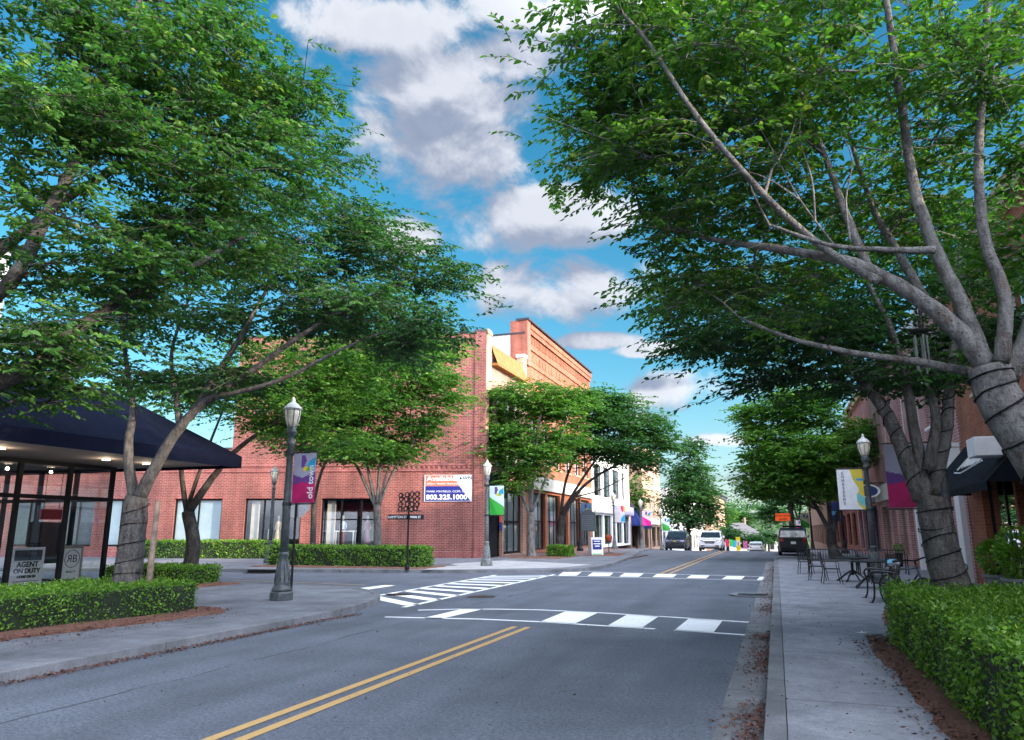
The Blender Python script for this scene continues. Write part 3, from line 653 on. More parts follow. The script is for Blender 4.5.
# for-lease banner on the side wall
s0, s1 = su(471.5), su(423.5); SA = CA+cu*s0+cn*.06+EZ*3.22; sw = s1-s0; sh = 1.55; SG = thing('lease_banner', 'orange, navy and white banner reading Available on the brick wall', 'banner', SA)
def sp(a, b, k=.0): return SA+cu*(sw*(1-a))+EZ*(sh*b)+cn*k     # a from left 0..1, b up 0..1
m_ = MB(); m_.obox(sp(0, 0, -.03), -cu*sw, cn*.03, EZ*sh); m_.build('board', colour('banner_white', 205, 208, 215), SG, True)
m_ = MB(); m_.poly([sp(.02, .58, .004), sp(.74, .58, .004), sp(.6, .985, .004), sp(.02, .985, .004)]); m_.build('coral_field', colour('coral', 236, 110, 88), SG, True)
m_ = MB(); m_.poly([sp(.02, .02, .004), sp(.975, .02, .004), sp(.74, .575, .004), sp(.02, .575, .004)]); m_.build('navy_field', colour('sign_navy', 18, 30, 120), SG, True)
text('lettering', 'Available', sh*.25, sp(.05, .78, .008), -cu, EZ, M['white_paint'], SG, bold=.006, sx=1.25)
text('lettering', 'Office / Retail / Restaurant', sh*.095, sp(.05, .635, .008), -cu, EZ, M['white_paint'], SG, sx=1.3)
text('lettering', 'MARK MAYFIELD, CCIM, CPM', sh*.105, sp(.05, .34, .008), -cu, EZ, M['white_paint'], SG, sx=1.18)
text('lettering', '803.325.1000', sh*.25, sp(.04, .08, .008), -cu, EZ, M['white_paint'], SG, bold=.014, sx=1.16)
text('lettering', 'SVN', sh*.17, sp(.8, .83, .008), -cu, EZ, M['black'], SG, sx=1.2); m_ = MB(); m_.poly([sp(.74, .83, .006), sp(.785, .83, .006), sp(.765, .95, .006)]); m_.build('emblem', M['black'], SG, True)
# mannequins and tables in the display windows
def mannequin(s, back, h, label, top, bottom, skirt, group='dressed shop mannequins'):
    p = CA+cu*s-cn*back+EZ*.64; t_ = thing('mannequin', label, 'mannequin', p, 0, group)
    m_ = MB(); m_.lathe([(.2, 0), (.2, .02), (.02, .04), (.015, .75)], 10); m_.build('stand', M['lamp_paint'], t_)
    m_ = MB(); m_.lathe([(.20 if skirt else .13, .18), (.17 if skirt else .14, .5), (.15, .8), (.12, .98)], 12); m_.build('skirt', bottom, t_)
    m_ = MB(); m_.lathe([(.12, .98), (.15, 1.2), (.16, 1.32), (.12, 1.44), (.05, 1.47)], 12)
    for sx in (-1, 1): m_.tube([(sx*.15, 0, 1.38), (sx*.2, .02, 1.15), (sx*.19, -.04, .95)], [.05, .045, .035], 8)
    m_.build('top', top, t_)
    m_ = MB(); m_.lathe([(.05, 1.46), (.045, 1.54), (.06, 1.6), (.075, 1.68), (.06, 1.77), (.02, 1.8)], 12); m_.build('head', M['cream'], t_)
a, b = ops[0][0], ops[0][1]; a2, b2 = ops[1][0], ops[1][1]
mannequin(b-1.15, .75, 1.8, 'mannequin in pale blue top and maroon trousers in the shop window', colour('pale_blue_cloth', 190, 205, 225), colour('maroon_cloth', 110, 35, 40), False)
mannequin(a+.95, .75, 1.8, 'mannequin in long dusty pink dress in the shop window', colour('dusty_pink', 175, 125, 140), colour('dusty_pink', 175, 125, 140), True)
mannequin(b2-1.35, .8, 1.8, 'mannequin in black top and white shorts in the shop window', M['black'], M['white_paint'], False)
mannequin((a2+b2)/2-.1, .8, 1.8, 'mannequin in patterned cream dress in the shop window behind lamp post', colour('cream_cloth', 205, 185, 150), colour('cream_cloth', 205, 185, 150), True)
for k, s_ in enumerate((a+2.3, a+3.75)):
    p = CA+cu*s_-cn*.9+EZ*.64; t_ = thing('display_table', ['white display table in the shop window near the pink dress', 'white display table in the shop window near the maroon trousers'][k], 'table', p, ca, 'white display tables')
    m_ = MB(); m_.box(-.6, .6, -.3, .3, .84, .9); m_.build('tabletop', M['white_paint'], t_)
    for x_ in (-.55, .5):
        for y_ in (-.27, .22): m_ = MB(); m_.box(x_, x_+.05, y_, y_+.05, 0, .84); m_.build('leg', M['white_paint'], t_)

# --- taller neighbour: white side wall, rust brick pier and a long brick front
B0 = Vector((XL, 49.1, SW)); HB = 16.4
Bb = thing('brick_building', 'tall orange brick building with corbelled parapet and white side wall', 'building', B0)
m_ = MB(); wall(m_, B0+EY*.02, -EX, 16, HB-1.0, (), 0, -EY); m_.build('side_wall', M['white_wall'], Bb, True)
m_ = MB(); m_.obox(B0+EZ*(HB-1.0)+EY*-.05, -EX*16, EY*.35, EZ*.12); m_.build('coping', M['coping'], Bb, True)
bops = [(1.2, 4.6, .2, 4.2), (5.2, 8.6, .2, 4.2), (9.2, 11, 0, 3.4), (11.6, 15, .2, 4.2), (15.4, 18.6, .2, 4.2)]+[(1.2+i*3.1, 2.9+i*3.1, 6.2, 9.4) for i in range(6)]
m_ = MB(); wall(m_, B0, EY, 19.8, HB, bops, .25, EX); m_.build('front_wall', M['brickB'], Bb, True)
m_ = MB(); m_.obox(B0+EZ*(HB-3.3)+EX*.16+EY*-.02, -EX*1.3, EY*.75, EZ*3.3); m_.build('corner_pier', M['brickB2'], Bb, True)
m_ = MB()
for k, (z_, d_) in enumerate(((HB-.5, .22), (HB-.85, .15), (HB-2.0, .10), (HB-3.2, .08))): m_.obox(B0+EZ*z_+EX*.004+EY*.76, EX*d_, EY*19.0, EZ*(.34 if k < 2 else .2))
for i in range(47): m_.obox(B0+EZ*(HB-1.45)+EX*.004+EY*(.9+i*.4), EX*.05, EY*.2, EZ*.5)
for i in range(24): m_.obox(B0+EZ*(HB-2.75)+EX*.004+EY*(.9+i*.8), EX*.035, EY*.5, EZ*.5)
m_.build('corbelling', M['brickB'], Bb, True)
m_ = MB(); m_.obox(B0+EZ*HB+EX*.3+EY*-.1, -EX*1.0, EY*20, EZ*.14); m_.build('parapet_coping', M['coping'], Bb, True)
m_ = MB(); m_.poly([B0+EZ*(HB-2), B0+EZ*(HB-2)-EX*16, B0+EZ*(HB-2)-EX*16+EY*19.8, B0+EZ*(HB-2)+EY*19.8]); wall(m_, B0+EY*19.8, -EX, 16, HB-1.6, (), 0, EY); m_.build('roof', M['grey_roof'], Bb, True)
for o_ in bops[:5]: window(Bb, B0, EY, EX, o_, M['black'], M['glass'], 3 if o_[1]-o_[0] > 2 else 1, 2, .2, .1, 'shop_window', M['blinds'] if o_[0] != 9.2 else M['dark_in'])
for o_ in bops[5:]: window(Bb, B0, EY, EX, o_, M['white_trim'], M['glass_dark'], 2, 2, .18, .07, 'window', M['dark_in'], M['stone'])
m_ = MB(); m_.obox(B0+EZ*4.4+EX*.004+EY*.8, EX*.3, EY*18.6, EZ*.9); m_.build('fascia', M['cream'], Bb, True)

def shop_block(label, y0, y1, h, mat, base_mat, upper, lower, trim, group='main street shop buildings', side=-1, depth=15, cornice=.35, sash=None, frame=None, zb=None, lowback=None):
    """a row building whose front faces the street; openings given along the street from y0"""
    z0 = (zg(y0) if zb is None else zb)+SW; x = XL if side < 0 else XR; n = EX if side < 0 else -EX; u = EY; o = Vector((x, y0, z0)); w = y1-y0
    t_ = thing('shop_building', label, 'building', o, 0, group); m_ = MB()
    wall(m_, o+EZ*(-3.0 if y0 > 70 else 0), u, w, (3.0 if y0 > 70 else 0)+.001, (), 0, n)
    wall(m_, o, u, w, h, upper+lower, .22, n); wall(m_, o, -n, depth, h, (), 0, -EY); wall(m_, o+EY*w, -n, depth, h, (), 0, EY)
    m_.build('wall', mat, t_, True)
    m_ = MB(); m_.quad(o+EZ*(h-.5), o+EZ*(h-.5)-n*depth, o+EZ*(h-.5)-n*depth+EY*w, o+EZ*(h-.5)+EY*w); wall(m_, o-n*depth, u, w, h, (), 0, n); m_.build('roof', M['grey_roof'], t_, True)
    m_ = MB(); m_.obox(o+EZ*(h-cornice)+n*.004, n*.25, u*w, EZ*cornice); m_.obox(o+EZ*h+n*.32+EY*-.04, -n*.8, u*(w+.08), EZ*.14); m_.build('cornice', trim, t_, True)
    for q in upper: window(t_, o, u, n, q, frame or M['white_trim'], M['glass_dark'], 2, sash or 2, .15, .07, 'window', M['dark_in'], trim)
    for q in lower:
        if q[2] < .05 and q[1]-q[0] < 1.8: window(t_, o, u, n, q, base_mat, M['glass_dark'], 1, 1, .5, .14, 'door', M['dark_in'])
        else:
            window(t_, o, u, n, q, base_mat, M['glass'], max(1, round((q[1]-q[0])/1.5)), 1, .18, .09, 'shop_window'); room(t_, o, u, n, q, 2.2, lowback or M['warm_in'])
    return t_, o, n
def band(t_, o, n, y0, y1, z0, z1, d, mat, name='fascia'):
    m_ = MB(); m_.obox(o+EY*y0+EZ*z0+n*.005, n*d, EY*(y1-y0), EZ*(z1-z0)); return m_.build(name, mat, t_, True)
# left row, going away
C_, Co, Cn = shop_block('white two storey shop with big gridded windows and cream fascia', 69.0, 88.0, 9.6, M['white_wall'], M['black'], [(.8, 4.2, 4.9, 7.9), (5.0, 8.4, 4.9, 7.9), (9.4, 13.2, 4.9, 8.0), (14.6, 16.2, 4.9, 8.0)], [(.5, 4.4, .3, 3.1), (5, 8.6, .3, 3.1), (9.3, 10.6, 0, 3), (11.2, 14.4, .3, 3.1), (15, 18.4, .2, 3.1)], M['white_trim'], sash=4, frame=M['black'])
band(C_, Co, Cn, .2, 9, 3.3, 4.5, .25, M['cream']); band(C_, Co, Cn, 9.2, 18.8, 3.3, 4.2, .5, colour('lilac_grey', 150, 145, 165))
t_, o_, n_ = shop_block('low brick shop with navy awning set between two taller neighbours', 88.2, 97, 5.2, M['brickR2'], M['black'], [], [(.6, 3.4, .3, 2.7), (3.9, 5.1, 0, 2.7), (5.5, 8.2, .4, 2.7)], M['coping'])
D_, Do, Dn = shop_block('tan orange brick building four storeys tall beyond the navy awning', 97.2, 113, 13.2, M['brickD'], M['black'], [(1.5+i*3.6, 3.1+i*3.6, z_, z_+2.0) for i in range(4) for z_ in (5.2, 9.0)], [(.8, 4, .3, 3), (4.8, 6.0, 0, 2.9), (6.8, 10.6, .3, 3), (11.4, 15, .3, 3)], M['stone'])
band(D_, Do, Dn, .2, 15.6, 3.3, 4.2, .25, M['cream'])
shop_block('grey gabled block half hidden behind the conical tree', 113.5, 140, 7.5, M['white_wall'], M['black'], [(2+i*4.5, 3.8+i*4.5, 4.3, 6.2) for i in range(5)], [(1+i*5, 4.6+i*5, .3, 2.9) for i in range(5)], M['coping'])
shop_block('pale three storey block beyond the conical tree', 140.5, 185, 11.5, M['cream'], M['black'], [(2+i*4.4, 3.8+i*4.4, z_, z_+2) for i in range(9) for z_ in (4.6, 8)], [(1+i*5.4, 4.6+i*5.4, .3, 3) for i in range(8)], M['coping'])
t_, o_, n_ = shop_block('far brown brick tower with heavy dark projecting cornice', 205, 262, 15.4, M['brickD'], M['black'], [(2+i*3.5, 3.6+i*3.5, z_, z_+2.4) for i in range(16) for z_ in (4.6, 8.2, 11.8)], [(1+i*5.6, 5+i*5.6, .3, 3.2) for i in range(10)], M['stone'], cornice=.6)
m_ = MB(); m_.obox(o_+EZ*15.5+EX*.9+EY*-.8, -EX*17, EY*59, EZ*.8); m_.obox(o_+EZ*16.3+EX*1.3+EY*-1.2, -EX*17.6, EY*60, EZ*.4); m_.build('projecting_cornice', M['coping'], t_, True)
# right row
RA, Ro, Rn = shop_block('orange brick shop with black awning over recessed dark glazing', 9.5, 26.4, 9.2, M['brickB'], M['black'], [(1.5, 3.1, 5.4, 7.6), (5.2, 6.8, 5.4, 7.6), (9.2, 10.8, 5.4, 7.6), (13.2, 14.8, 5.4, 7.6)], [(.8, 6, .5, 3.1), (7.6, 10.4, .35, 3.2), (10.6, 12, 0, 3.1), (12.2, 15.3, .35, 3.2)], M['stone'], side=1, lowback=M['dark_in'], group='right side shop buildings')
shop_block('unseen brick shop row added beside the camera to shade the street', -42, 9.3, 5.6, M['brickR2'], M['black'], [], [(1+i*5.6, 5+i*5.6, .4, 3) for i in range(9)], M['stone'], side=1, group='right side shop buildings')  # out of view; added so the street lies in shade
RB, Bo, Bn = shop_block('pink brick shop with white pilasters and white window hoods', 26.6, 35.2, 9.4, M['brickR'], M['black'], [(1.1, 2.2, 5.3, 7.6), (3.7, 4.8, 5.3, 7.6), (6.2, 7.3, 5.3, 7.6)], [(2.2, 4.6, .35, 2.9), (4.9, 6.1, 0, 2.8), (6.4, 8.1, .35, 2.9)], M['white_trim'], side=1, group='right side shop buildings')
for y_ in (.25, 8.15): m_ = MB(); m_.obox(Bo+Bn*.004+EY*y_, Bn*.16, EY*.7 if y_ < 1 else EY*.4, EZ*3.1); m_.build('pilaster', M['white_trim'], RB, True)
m_ = MB()
for y_ in (.8, 3.4, 5.9): m_.obox(Bo+Bn*.004+EY*y_+EZ*7.65, Bn*.3, EY*1.7, EZ*.3); m_.obox(Bo+Bn*.004+EY*(y_-.1)+EZ*7.95, Bn*.42, EY*1.9, EZ*.1)
m_.build('window_hood', M['white_trim'], RB, True)
m_ = MB(); m_.obox(Bo+Bn*.004+EY*.1+EZ*3.4, Bn*.3, EY*8.4, EZ*.75); m_.obox(Bo+Bn*.004+EY*.05+EZ*4.15, Bn*.5, EY*8.5, EZ*.12); m_.build('shopfront_cornice', M['white_trim'], RB, True)
RC, Co2, Cn2 = shop_block('pink brick building with tan piers and brown doors along the right pavement', 35.4, 47.4, 9.8, M['brickR'], M['wood'], [(1+i*2.9, 2.3+i*2.9, 5.6, 8) for i in range(4)], [(1.2, 2.4, 0, 2.8), (3.2, 5.4, .4, 2.8), (6.2, 7.4, 0, 2.8), (8.4, 11, .4, 2.8)], M['stone'], side=1, group='right side shop buildings')
band(RC, Co2, Cn2, .1, 11.9, 3.1, 3.9, .22, M['cream'])
RD, Do2, Dn2 = shop_block('brick building with blue painted shopfront on the right row', 47.6, 60.4, 10, M['brickR'], colour('shop_blue', 25, 50, 110), [(1.2+i*3, 2.6+i*3, 5.6, 8) for i in range(4)], [(.8, 4, .3, 3), (4.6, 5.8, 0, 2.9), (6.4, 9, .3, 3), (9.6, 12, .3, 3)], M['stone'], side=1, group='right side shop buildings')
band(RD, Do2, Dn2, .1, 5.9, 3.15, 4.1, .2, colour('shop_blue', 25, 50, 110)); band(RD, Do2, Dn2, 6.1, 12.6, 3.15, 4.1, .2, M['cream'])
shop_block('red brick building with white sills far along the right pavement', 60.6, 84, 9.5, M['brickA'], M['black'], [(1.2+i*3.2, 2.6+i*3.2, 5.4, 7.6) for i in range(7)], [(1+i*4.5, 4.2+i*4.5, .4, 2.9) for i in range(5)], M['white_trim'], side=1, group='right side shop buildings')
shop_block('brown brick block at the far end of the right row', 84.5, 150, 9, M['brickR2'], M['black'], [(1.2+i*4, 2.8+i*4, 5.2, 7.4) for i in range(16)], [(1+i*5, 4.6+i*5, .4, 2.9) for i in range(12)], M['stone'], side=1, group='right side shop buildings')
# awnings
def awning(label, o, n, w, top, bot, proj, mat, val=.18):
    t_ = thing('awning', label, 'awning', o, 0, 'shop awnings'); m_ = MB(); a = o+EZ*(top-bot); b = o+n*proj; u = EY*w; k = n*-.03+EZ*-.03
    m_.quad(a, a+u, b+u, b); m_.quad(a+k, a+u+k, b+u+k, b+k); m_.poly([a, b, o]); m_.poly([a+u, b+u, o+u]); m_.build('canopy', mat, t_, True)
    m_ = MB(); m_.obox(b+EZ*-val, n*-.02, u, EZ*val); m_.build('valance', mat, t_, True)
    m_ = MB()
    for f in (0, .5, 1): q = o+u*f; m_.tube([q, q+n*proj, q+EZ*(top-bot)], .018, 5)
    m_.build('frame', M['black'], t_, True); return t_
AW = awning('black awning with white script lettering over the dark shopfront', Vector((XR-.03, 18.6, 2.72)), -EX, 7.2, 4.15, 2.72, 1.25, M['black_canvas'])
sl = Vector((1.22, 0, 1.43)).normalized()       # up the awning slope
q = Vector((XR-1.28, 23.9, 2.72))-EX*.02
def script(c, u, v, s, pts): m_ = MB(); m_.tube([c+u*(x*s)+v*(y*s) for x, y in pts], .022, 5); return m_
cen = Vector((XR-.03-1.25, 22.2, 2.72))+sl*.95+Vector((-1.43, 0, 1.22)).normalized()*.015
pts = smooth_line([(-1.6, -.25), (-1.2, .5), (-1.05, -.2), (-.85, .15), (-.6, -.2), (-.4, .2), (-.2, -.2), (0, .15), (.25, -.2), (.45, .6), (.5, -.2), (.8, .2), (1.0, -.2), (1.3, .15), (1.7, .4)], 6)
script(cen, -EY, sl, .78, pts).build('script_lettering', M['white_paint'], AW, True); script(cen-sl*.05, -EY, sl, .78, [(-1.7, -.3), (-.5, -.42), (1.6, -.1)]).build('script_flourish', M['white_paint'], AW, True)
awning('navy awning over the low brick shop on the far left side', Vector((XL+.03, 88.6, zg(88)+2.9)), EX, 6.4, zg(88)+4.9, zg(88)+2.9, 1.4, M['blue_canvas'], .35)
m_ = MB(); bx = Vector((XR-.4, 19.0, 3.28)); lb = thing('light_box', 'white rectangular box mounted above the near end of the black awning', 'sign', bx); m_.box(-1.0, 0, -.35, .35, 0, .42); m_.build('housing', M['white_trim'], lb, bevel=.02)
m_ = MB(); m_.tube([(0, 0, .2), (.42, 0, .2)], .03, 6); m_.build('bracket', M['black'], lb)
ov = thing('blade_sign', 'oval blue and white blade sign hanging over the right pavement', 'sign', (4.75, 44.5, 3.75)); m_ = MB()
for r, k, mi in ((1, .04, 0), (.8, .05, 1)):
    n = 24; a = [(.62*r*math.cos(2*PI*i/n), -k, .36*r*math.sin(2*PI*i/n)) for i in range(n)]; b = [(x, k, z) for x, y, z in a]
    m_.add(a+b, [tuple(range(n)), tuple(range(2*n-1, n-1, -1))]+[(i, (i+1) % n, n+(i+1) % n, n+i) for i in range(n)], mi)
m_.build('oval_board', [M['white_trim'], colour('oval_blue', 40, 60, 110)], ov); m_ = MB(); m_.tube([(-.6, 0, .42), (.85, 0, .42)], .025, 6); m_.tube([(-.3, 0, .42), (-.3, 0, .3)], .01, 4); m_.tube([(.3, 0, .42), (.3, 0, .3)], .01, 4); m_.build('bracket', M['black'], ov)

m = bpy.data.materials.new('lit_lens'); m.use_nodes = True; m.node_tree.nodes['Principled BSDF'].inputs['Emission Color'].default_value = (1, .78, .5, 1); m.node_tree.nodes['Principled BSDF'].inputs['Emission Strength'].default_value = .45; M['lens'] = m
# --- glazed corner shop with the deep navy hipped canopy
XS = -19.0; YS = 17.65; S0 = Vector((XS, YS, SW)); SH = thing('corner_shop', 'glass fronted corner shop under a deep navy hipped canopy roof', 'building', S0)
for nm, o, u, n, w, k in (('front_glazing', Vector((XS, 5.4, SW)), EY, EX, YS-5.4, 8), ('side_glazing', Vector((XS-9, YS, SW)), EX, EY, 9, 6), ('rear_glazing', Vector((XS-9, 5.4, SW)), EY, -EX, YS-5.4, 8)):
    m_ = MB(); t = n*-.1
    for i in range(k+1): m_.obox(o+u*min(max(w*i/k-.06, 0), w-.12), u*.12, t, EZ*3.45)
    for z_ in (0, 2.42, 3.35): m_.obox(o+EZ*z_+n*.005, u*w, t, EZ*.11)
    f = m_.build(nm, M['black'], SH, True); m_ = MB(); g = o-n*.05; m_.quad(g, g+u*w, g+u*w+EZ*3.45, g+EZ*3.45); m_.build('pane', M['glass'], f, True)
m_ = MB(); m_.obox(Vector((XS-9, 5.4, SW+.004)), EX*8.9, EY*12.1, EZ*.05); m_.build('shop_floor', M['lamp_paint'], SH, True)
EZV = 3.52; ex, ey = -15.1, 18.55; m_ = MB()
m_.obox(Vector((ex-.03, 2, EZV+.09)), EX*-12.8, EY*(ey-2.03), EZ*.06); m_.build('soffit', M['soffit'], SH, True)
c0 = [(ex, 2), (ex, ey), (ex-13, ey), (ex-13, 2)]; top = [(ex-3.4, 2), (ex-3.4, ey-1.75), (ex-13, ey-1.75), (ex-13, 2)]
m_ = MB(); e = .34
for i in (0, 1):
    a, b = c0[i], c0[i+1]; c, d = top[i], top[i+1]; zb = EZV+e
    m_.quad((*a, EZV), (*b, EZV), (*b, zb), (*a, zb)); m_.quad((*a, zb), (*b, zb), (*d, 5.75), (*c, 5.75))
m_.poly([(*p, 5.75) for p in top]); m_.build('canopy', M['navy'], SH, True)
for x_, y_ in ((-17.2, 15.6), (-17.2, 17.0), (-17.2, 12.6)):
    m_ = MB(); m_.lathe([(.11, -.02), (.11, .03), (.02, .03)], 14, (x_, y_, EZV+.07)); m_.build('recessed_light', M['lens'], SH, True)
for x_, y_, e_ in ((-17.2, 15.6, 3), (-17.2, 17.0, 2.5), (-17.2, 12.6, 3)):
    ld = bpy.data.lights.new('ceiling_lamp', 'POINT'); ld.energy = e_; ld.color = (1, .8, .58); ld.shadow_soft_size = .05; lo = bpy.data.objects.new('ceiling_lamp', ld); COL.objects.link(lo); lo.location = (x_, y_, EZV-.08)
m_ = MB(); wall(m_, (-21.5, 2, 5.7), EY, 13.2, 4.4, [(3, 4.4, 1.2, 3.2), (8, 9.4, 1.2, 3.2)], .12, EX); wall(m_, (-21.5, 15.2, 5.7), -EX, 9, 4.4, (), 0, EY); m_.build('upper_wall', M['siding'], SH, True)
for q in ((3, 4.4, 1.2, 3.2), (8, 9.4, 1.2, 3.2)): window(SH, (-21.5, 2, 5.7), EY, EX, q, M['white_trim'], M['glass_dark'], 2, 2, .08, .07, 'window', M['dark_in'])
m_ = MB(); m_.poly([(-21.0, 1.5, 10.1), (-21.0, 15.7, 10.1), (-25.5, 12, 12.0), (-25.5, 4, 12)]); m_.poly([(-21.0, 15.7, 10.1), (-31, 15.7, 10.1), (-25.5, 12, 12)]); m_.build('upper_roof', M['grey_roof'], SH, True)
# shop contents seen through the glass
def poster(y0, y1, z0, z1, label): return thing('poster', label, 'poster', (XS-.2, (y0+y1)/2, z0)), y1-y0, z1-z0
po, w, h = poster(14.78, 15.74, SW+.1, SW+1.12, 'white poster reading Agent On Duty standing behind the shop glass')
m_ = MB(); m_.box(-.02, .02, -w/2, w/2, 0, h); m_.build('board', M['white_paint'], po)
m_ = MB(); m_.box(.021, .026, -w/2+.08, w/2-.08, h*.66, h*.93); m_.build('dark_header', colour('slate', 45, 60, 70), po)
q = Vector(po.location)
for s_, z_, sz in (('AGENT', .5, .19), ('ON DUTY', .34, .17), ('COME ON IN', .22, .09)): text('lettering', s_, sz, q+Vector((.03, 0, h*z_)), EY, EZ, M['black'], po, 'CENTER', bold=.006)
m_ = MB(); m_.box(.022, .026, -w/2+.1, w/2-.1, h*.12, h*.135); m_.lathe([(.12, 0), (.1, .03)], 16, (.01, 0, h*.8)); m_.build('rule', colour('slate', 45, 60, 70), po)
po, w, h = poster(16.25, 16.98, SW+.1, SW+1.15, 'framed poster with monogram standing behind the shop glass by the corner')
m_ = MB(); m_.box(-.02, .02, -w/2, w/2, 0, h); m_.build('frame', colour('taupe', 150, 140, 130), po); m_ = MB(); m_.box(.021, .026, -w/2+.09, w/2-.09, .12, h-.09); m_.build('sheet', M['white_paint'], po)
q = Vector(po.location); text('lettering', 'R', .3, q+Vector((.032, .0, h*.55)), -EY, EZ, M['black'], po); text('lettering', 'B', .3, q+Vector((.032, .0, h*.55)), EY, EZ, M['black'], po)
m_ = MB(); n = 24; m_.tube([(.03, .24*math.cos(2*PI*i/n), h*.64+.24*math.sin(2*PI*i/n)) for i in range(n+1)], .009, 5); m_.build('ring', M['black'], po); text('lettering', 'REALTY', .09, q+Vector((.032, 0, h*.27)), EY, EZ, M['black'], po, 'CENTER')
m_ = MB(); rs = thing('red_sign', 'small bright red sign hanging inside the glass corner shop', 'sign', (XS-1.2, 16.6, 2.0)); m_.box(-.04, .04, -.35, .35, 0, .3); m_.build('panel', colour('signal_red', 215, 20, 30), rs, bevel=.02); m_ = MB(); m_.tube([(0, -.25, .3), (0, -.25, 1.5)], .008, 4); m_.tube([(0, .25, .3), (0, .25, 1.5)], .008, 4); m_.build('hanger', M['black'], rs)
tv = thing('display_screen', 'tall black display screen on a foot inside the corner shop', 'screen', (XS-1.5, 16.75, SW+.06)); m_ = MB(); m_.box(-.05, .05, -.5, .5, .55, 1.75); m_.build('screen', M['black'], tv, bevel=.01); m_ = MB(); m_.box(-.25, .25, -.3, .3, 0, .03); m_.tube([(0, 0, .03), (0, 0, .6)], .04, 8); m_.build('foot', M['iron'], tv)
def side_chair(p, rz, label):
    t_ = thing('office_chair', label, 'chair', p, rz); m_ = MB(); m_.box(-.24, .24, -.24, .24, .44, .5); m_.build('seat', M['black'], t_, bevel=.02)
    m_ = MB(); m_.box(-.23, .23, .2, .26, .55, 1.0); m_.build('backrest', M['black'], t_, bevel=.03)
    for x_ in (-.21, .21):
        for y_ in (-.21, .22): m_ = MB(); m_.tube([(x_, y_, 0), (x_*.9, y_*.9, .46)], .014, 6); m_.build('leg', M['iron'], t_)
side_chair((XS-1.0, 15.95, SW+.06), R(100), 'black chair between the two posters inside the corner shop')
side_chair((XS-2.6, 13.2, SW+.06), R(-60), 'black chair deep inside the corner shop')

# ------------------------------------------------------------------ street lamps and their banners
def lamp(loc, label, paint, cap=None):
    t_ = thing('street_lamp', label, 'street lamp', loc, 0, 'acorn street lamps'); m_ = MB()
    m_.lathe([(.27, 0), (.27, .17), (.24, .2)], 8); m_.build('plinth', paint, t_, bevel=.012)
    m_ = MB(); m_.lathe([(.22, .2), (.23, .24), (.2, .3), (.17, .34), (.185, .38), (.175, .42), (.145, .62), (.115, .85), (.1, .98), (.115, 1.0), (.115, 1.05), (.095, 1.08)], 16)
    for i in range(10):
        a = 2*PI*i/10; m_.tube([(.172*math.cos(a), .172*math.sin(a), .42), (.112*math.cos(a), .112*math.sin(a), .88)], .016, 5)
    m_.build('base', paint, t_, False, True)
    m_ = MB(); m_.lathe([(.095, 1.08), (.09, 2.2), (.072, 3.55), (.09, 3.58), (.09, 3.64), (.07, 3.66), (.066, 3.80), (.12, 3.86), (.12, 3.92), (.1, 3.95), (.115, 4.0)], 14); m_.build('shaft', paint, t_, False, True)
    m_ = MB(); m_.lathe([(.10, 4.0), (.135, 4.08), (.175, 4.22), (.195, 4.36), (.19, 4.44)], 16); g = m_.build('globe', M['globe'], t_, False, True)
    m_ = MB()
    for i in range(8):
        a = 2*PI*i/8; m_.tube([(r*math.cos(a), r*math.sin(a), z) for r, z in ((.105, 4.0), (.14, 4.08), (.18, 4.22), (.2, 4.36), (.196, 4.44))], .008, 4)
    m_.build('cage', paint, g)
    m_ = MB(); m_.lathe([(.215, 4.43), (.22, 4.47), (.19, 4.5), (.13, 4.57), (.06, 4.62), (.045, 4.64), (.05, 4.67), (.03, 4.72), (.008, 4.76)], 16); m_.build('cap', cap or M['lamp_cap'], t_, False, True)
    return t_
def banner(lx, ly, lz, side, label, pattern, w=.62, h=1.16, zb=2.2):
    """cloth hung from two arms on the street side of a lamp post; pattern: [(polygon in 0..1, material)]"""
    t_ = thing('street_banner', label, 'banner', (lx, ly, lz+zb), 0, 'street lamp banners'); m_ = MB()
    for z_ in (-.02, h+.03): m_ = MB(); m_.tube([(side*.06, 0, z_), (side*(w+.16), 0, z_)], .016, 6); m_.lathe([(.115, -.04), (.115, .04)], 10, (0, 0, z_)); m_.build('arm', M['lamp_black'], t_)
    m_ = MB()
    def P(u, v, k): u_ = u if side > 0 else 1-u; return (side*(.12+(u_)*w), -.02*math.sin(u_*3.1)*math.sin(v*2.4+.4)*1.6-k, v*h)
    mats = []; m_ = MB(); nu, nv = 30, 52
    for poly, mt in pattern:
        if mt not in mats: mats.append(mt)
    def inside(pl, x, y):
        r_ = False
        for i in range(len(pl)):
            (xa, ya), (xb, yb) = pl[i], pl[i-1]
            if (ya > y) != (yb > y) and x < (xb-xa)*(y-ya)/(yb-ya)+xa: r_ = not r_
        return r_
    vs = [P(i/nu, j/nv, 0) for j in range(nv+1) for i in range(nu+1)]; m_.v = vs
    for j in range(nv):
        for i in range(nu):
            k = 0
            for poly, mt in pattern[1:]:
                if inside(poly, (i+.5)/nu, (j+.5)/nv): k = mats.index(mt)
            b_ = j*(nu+1)+i; m_.f.append([b_, b_+1, b_+nu+2, b_+nu+1]); m_.m.append(k)
    return t_, m_.build('cloth', mats, t_), P
c = colour
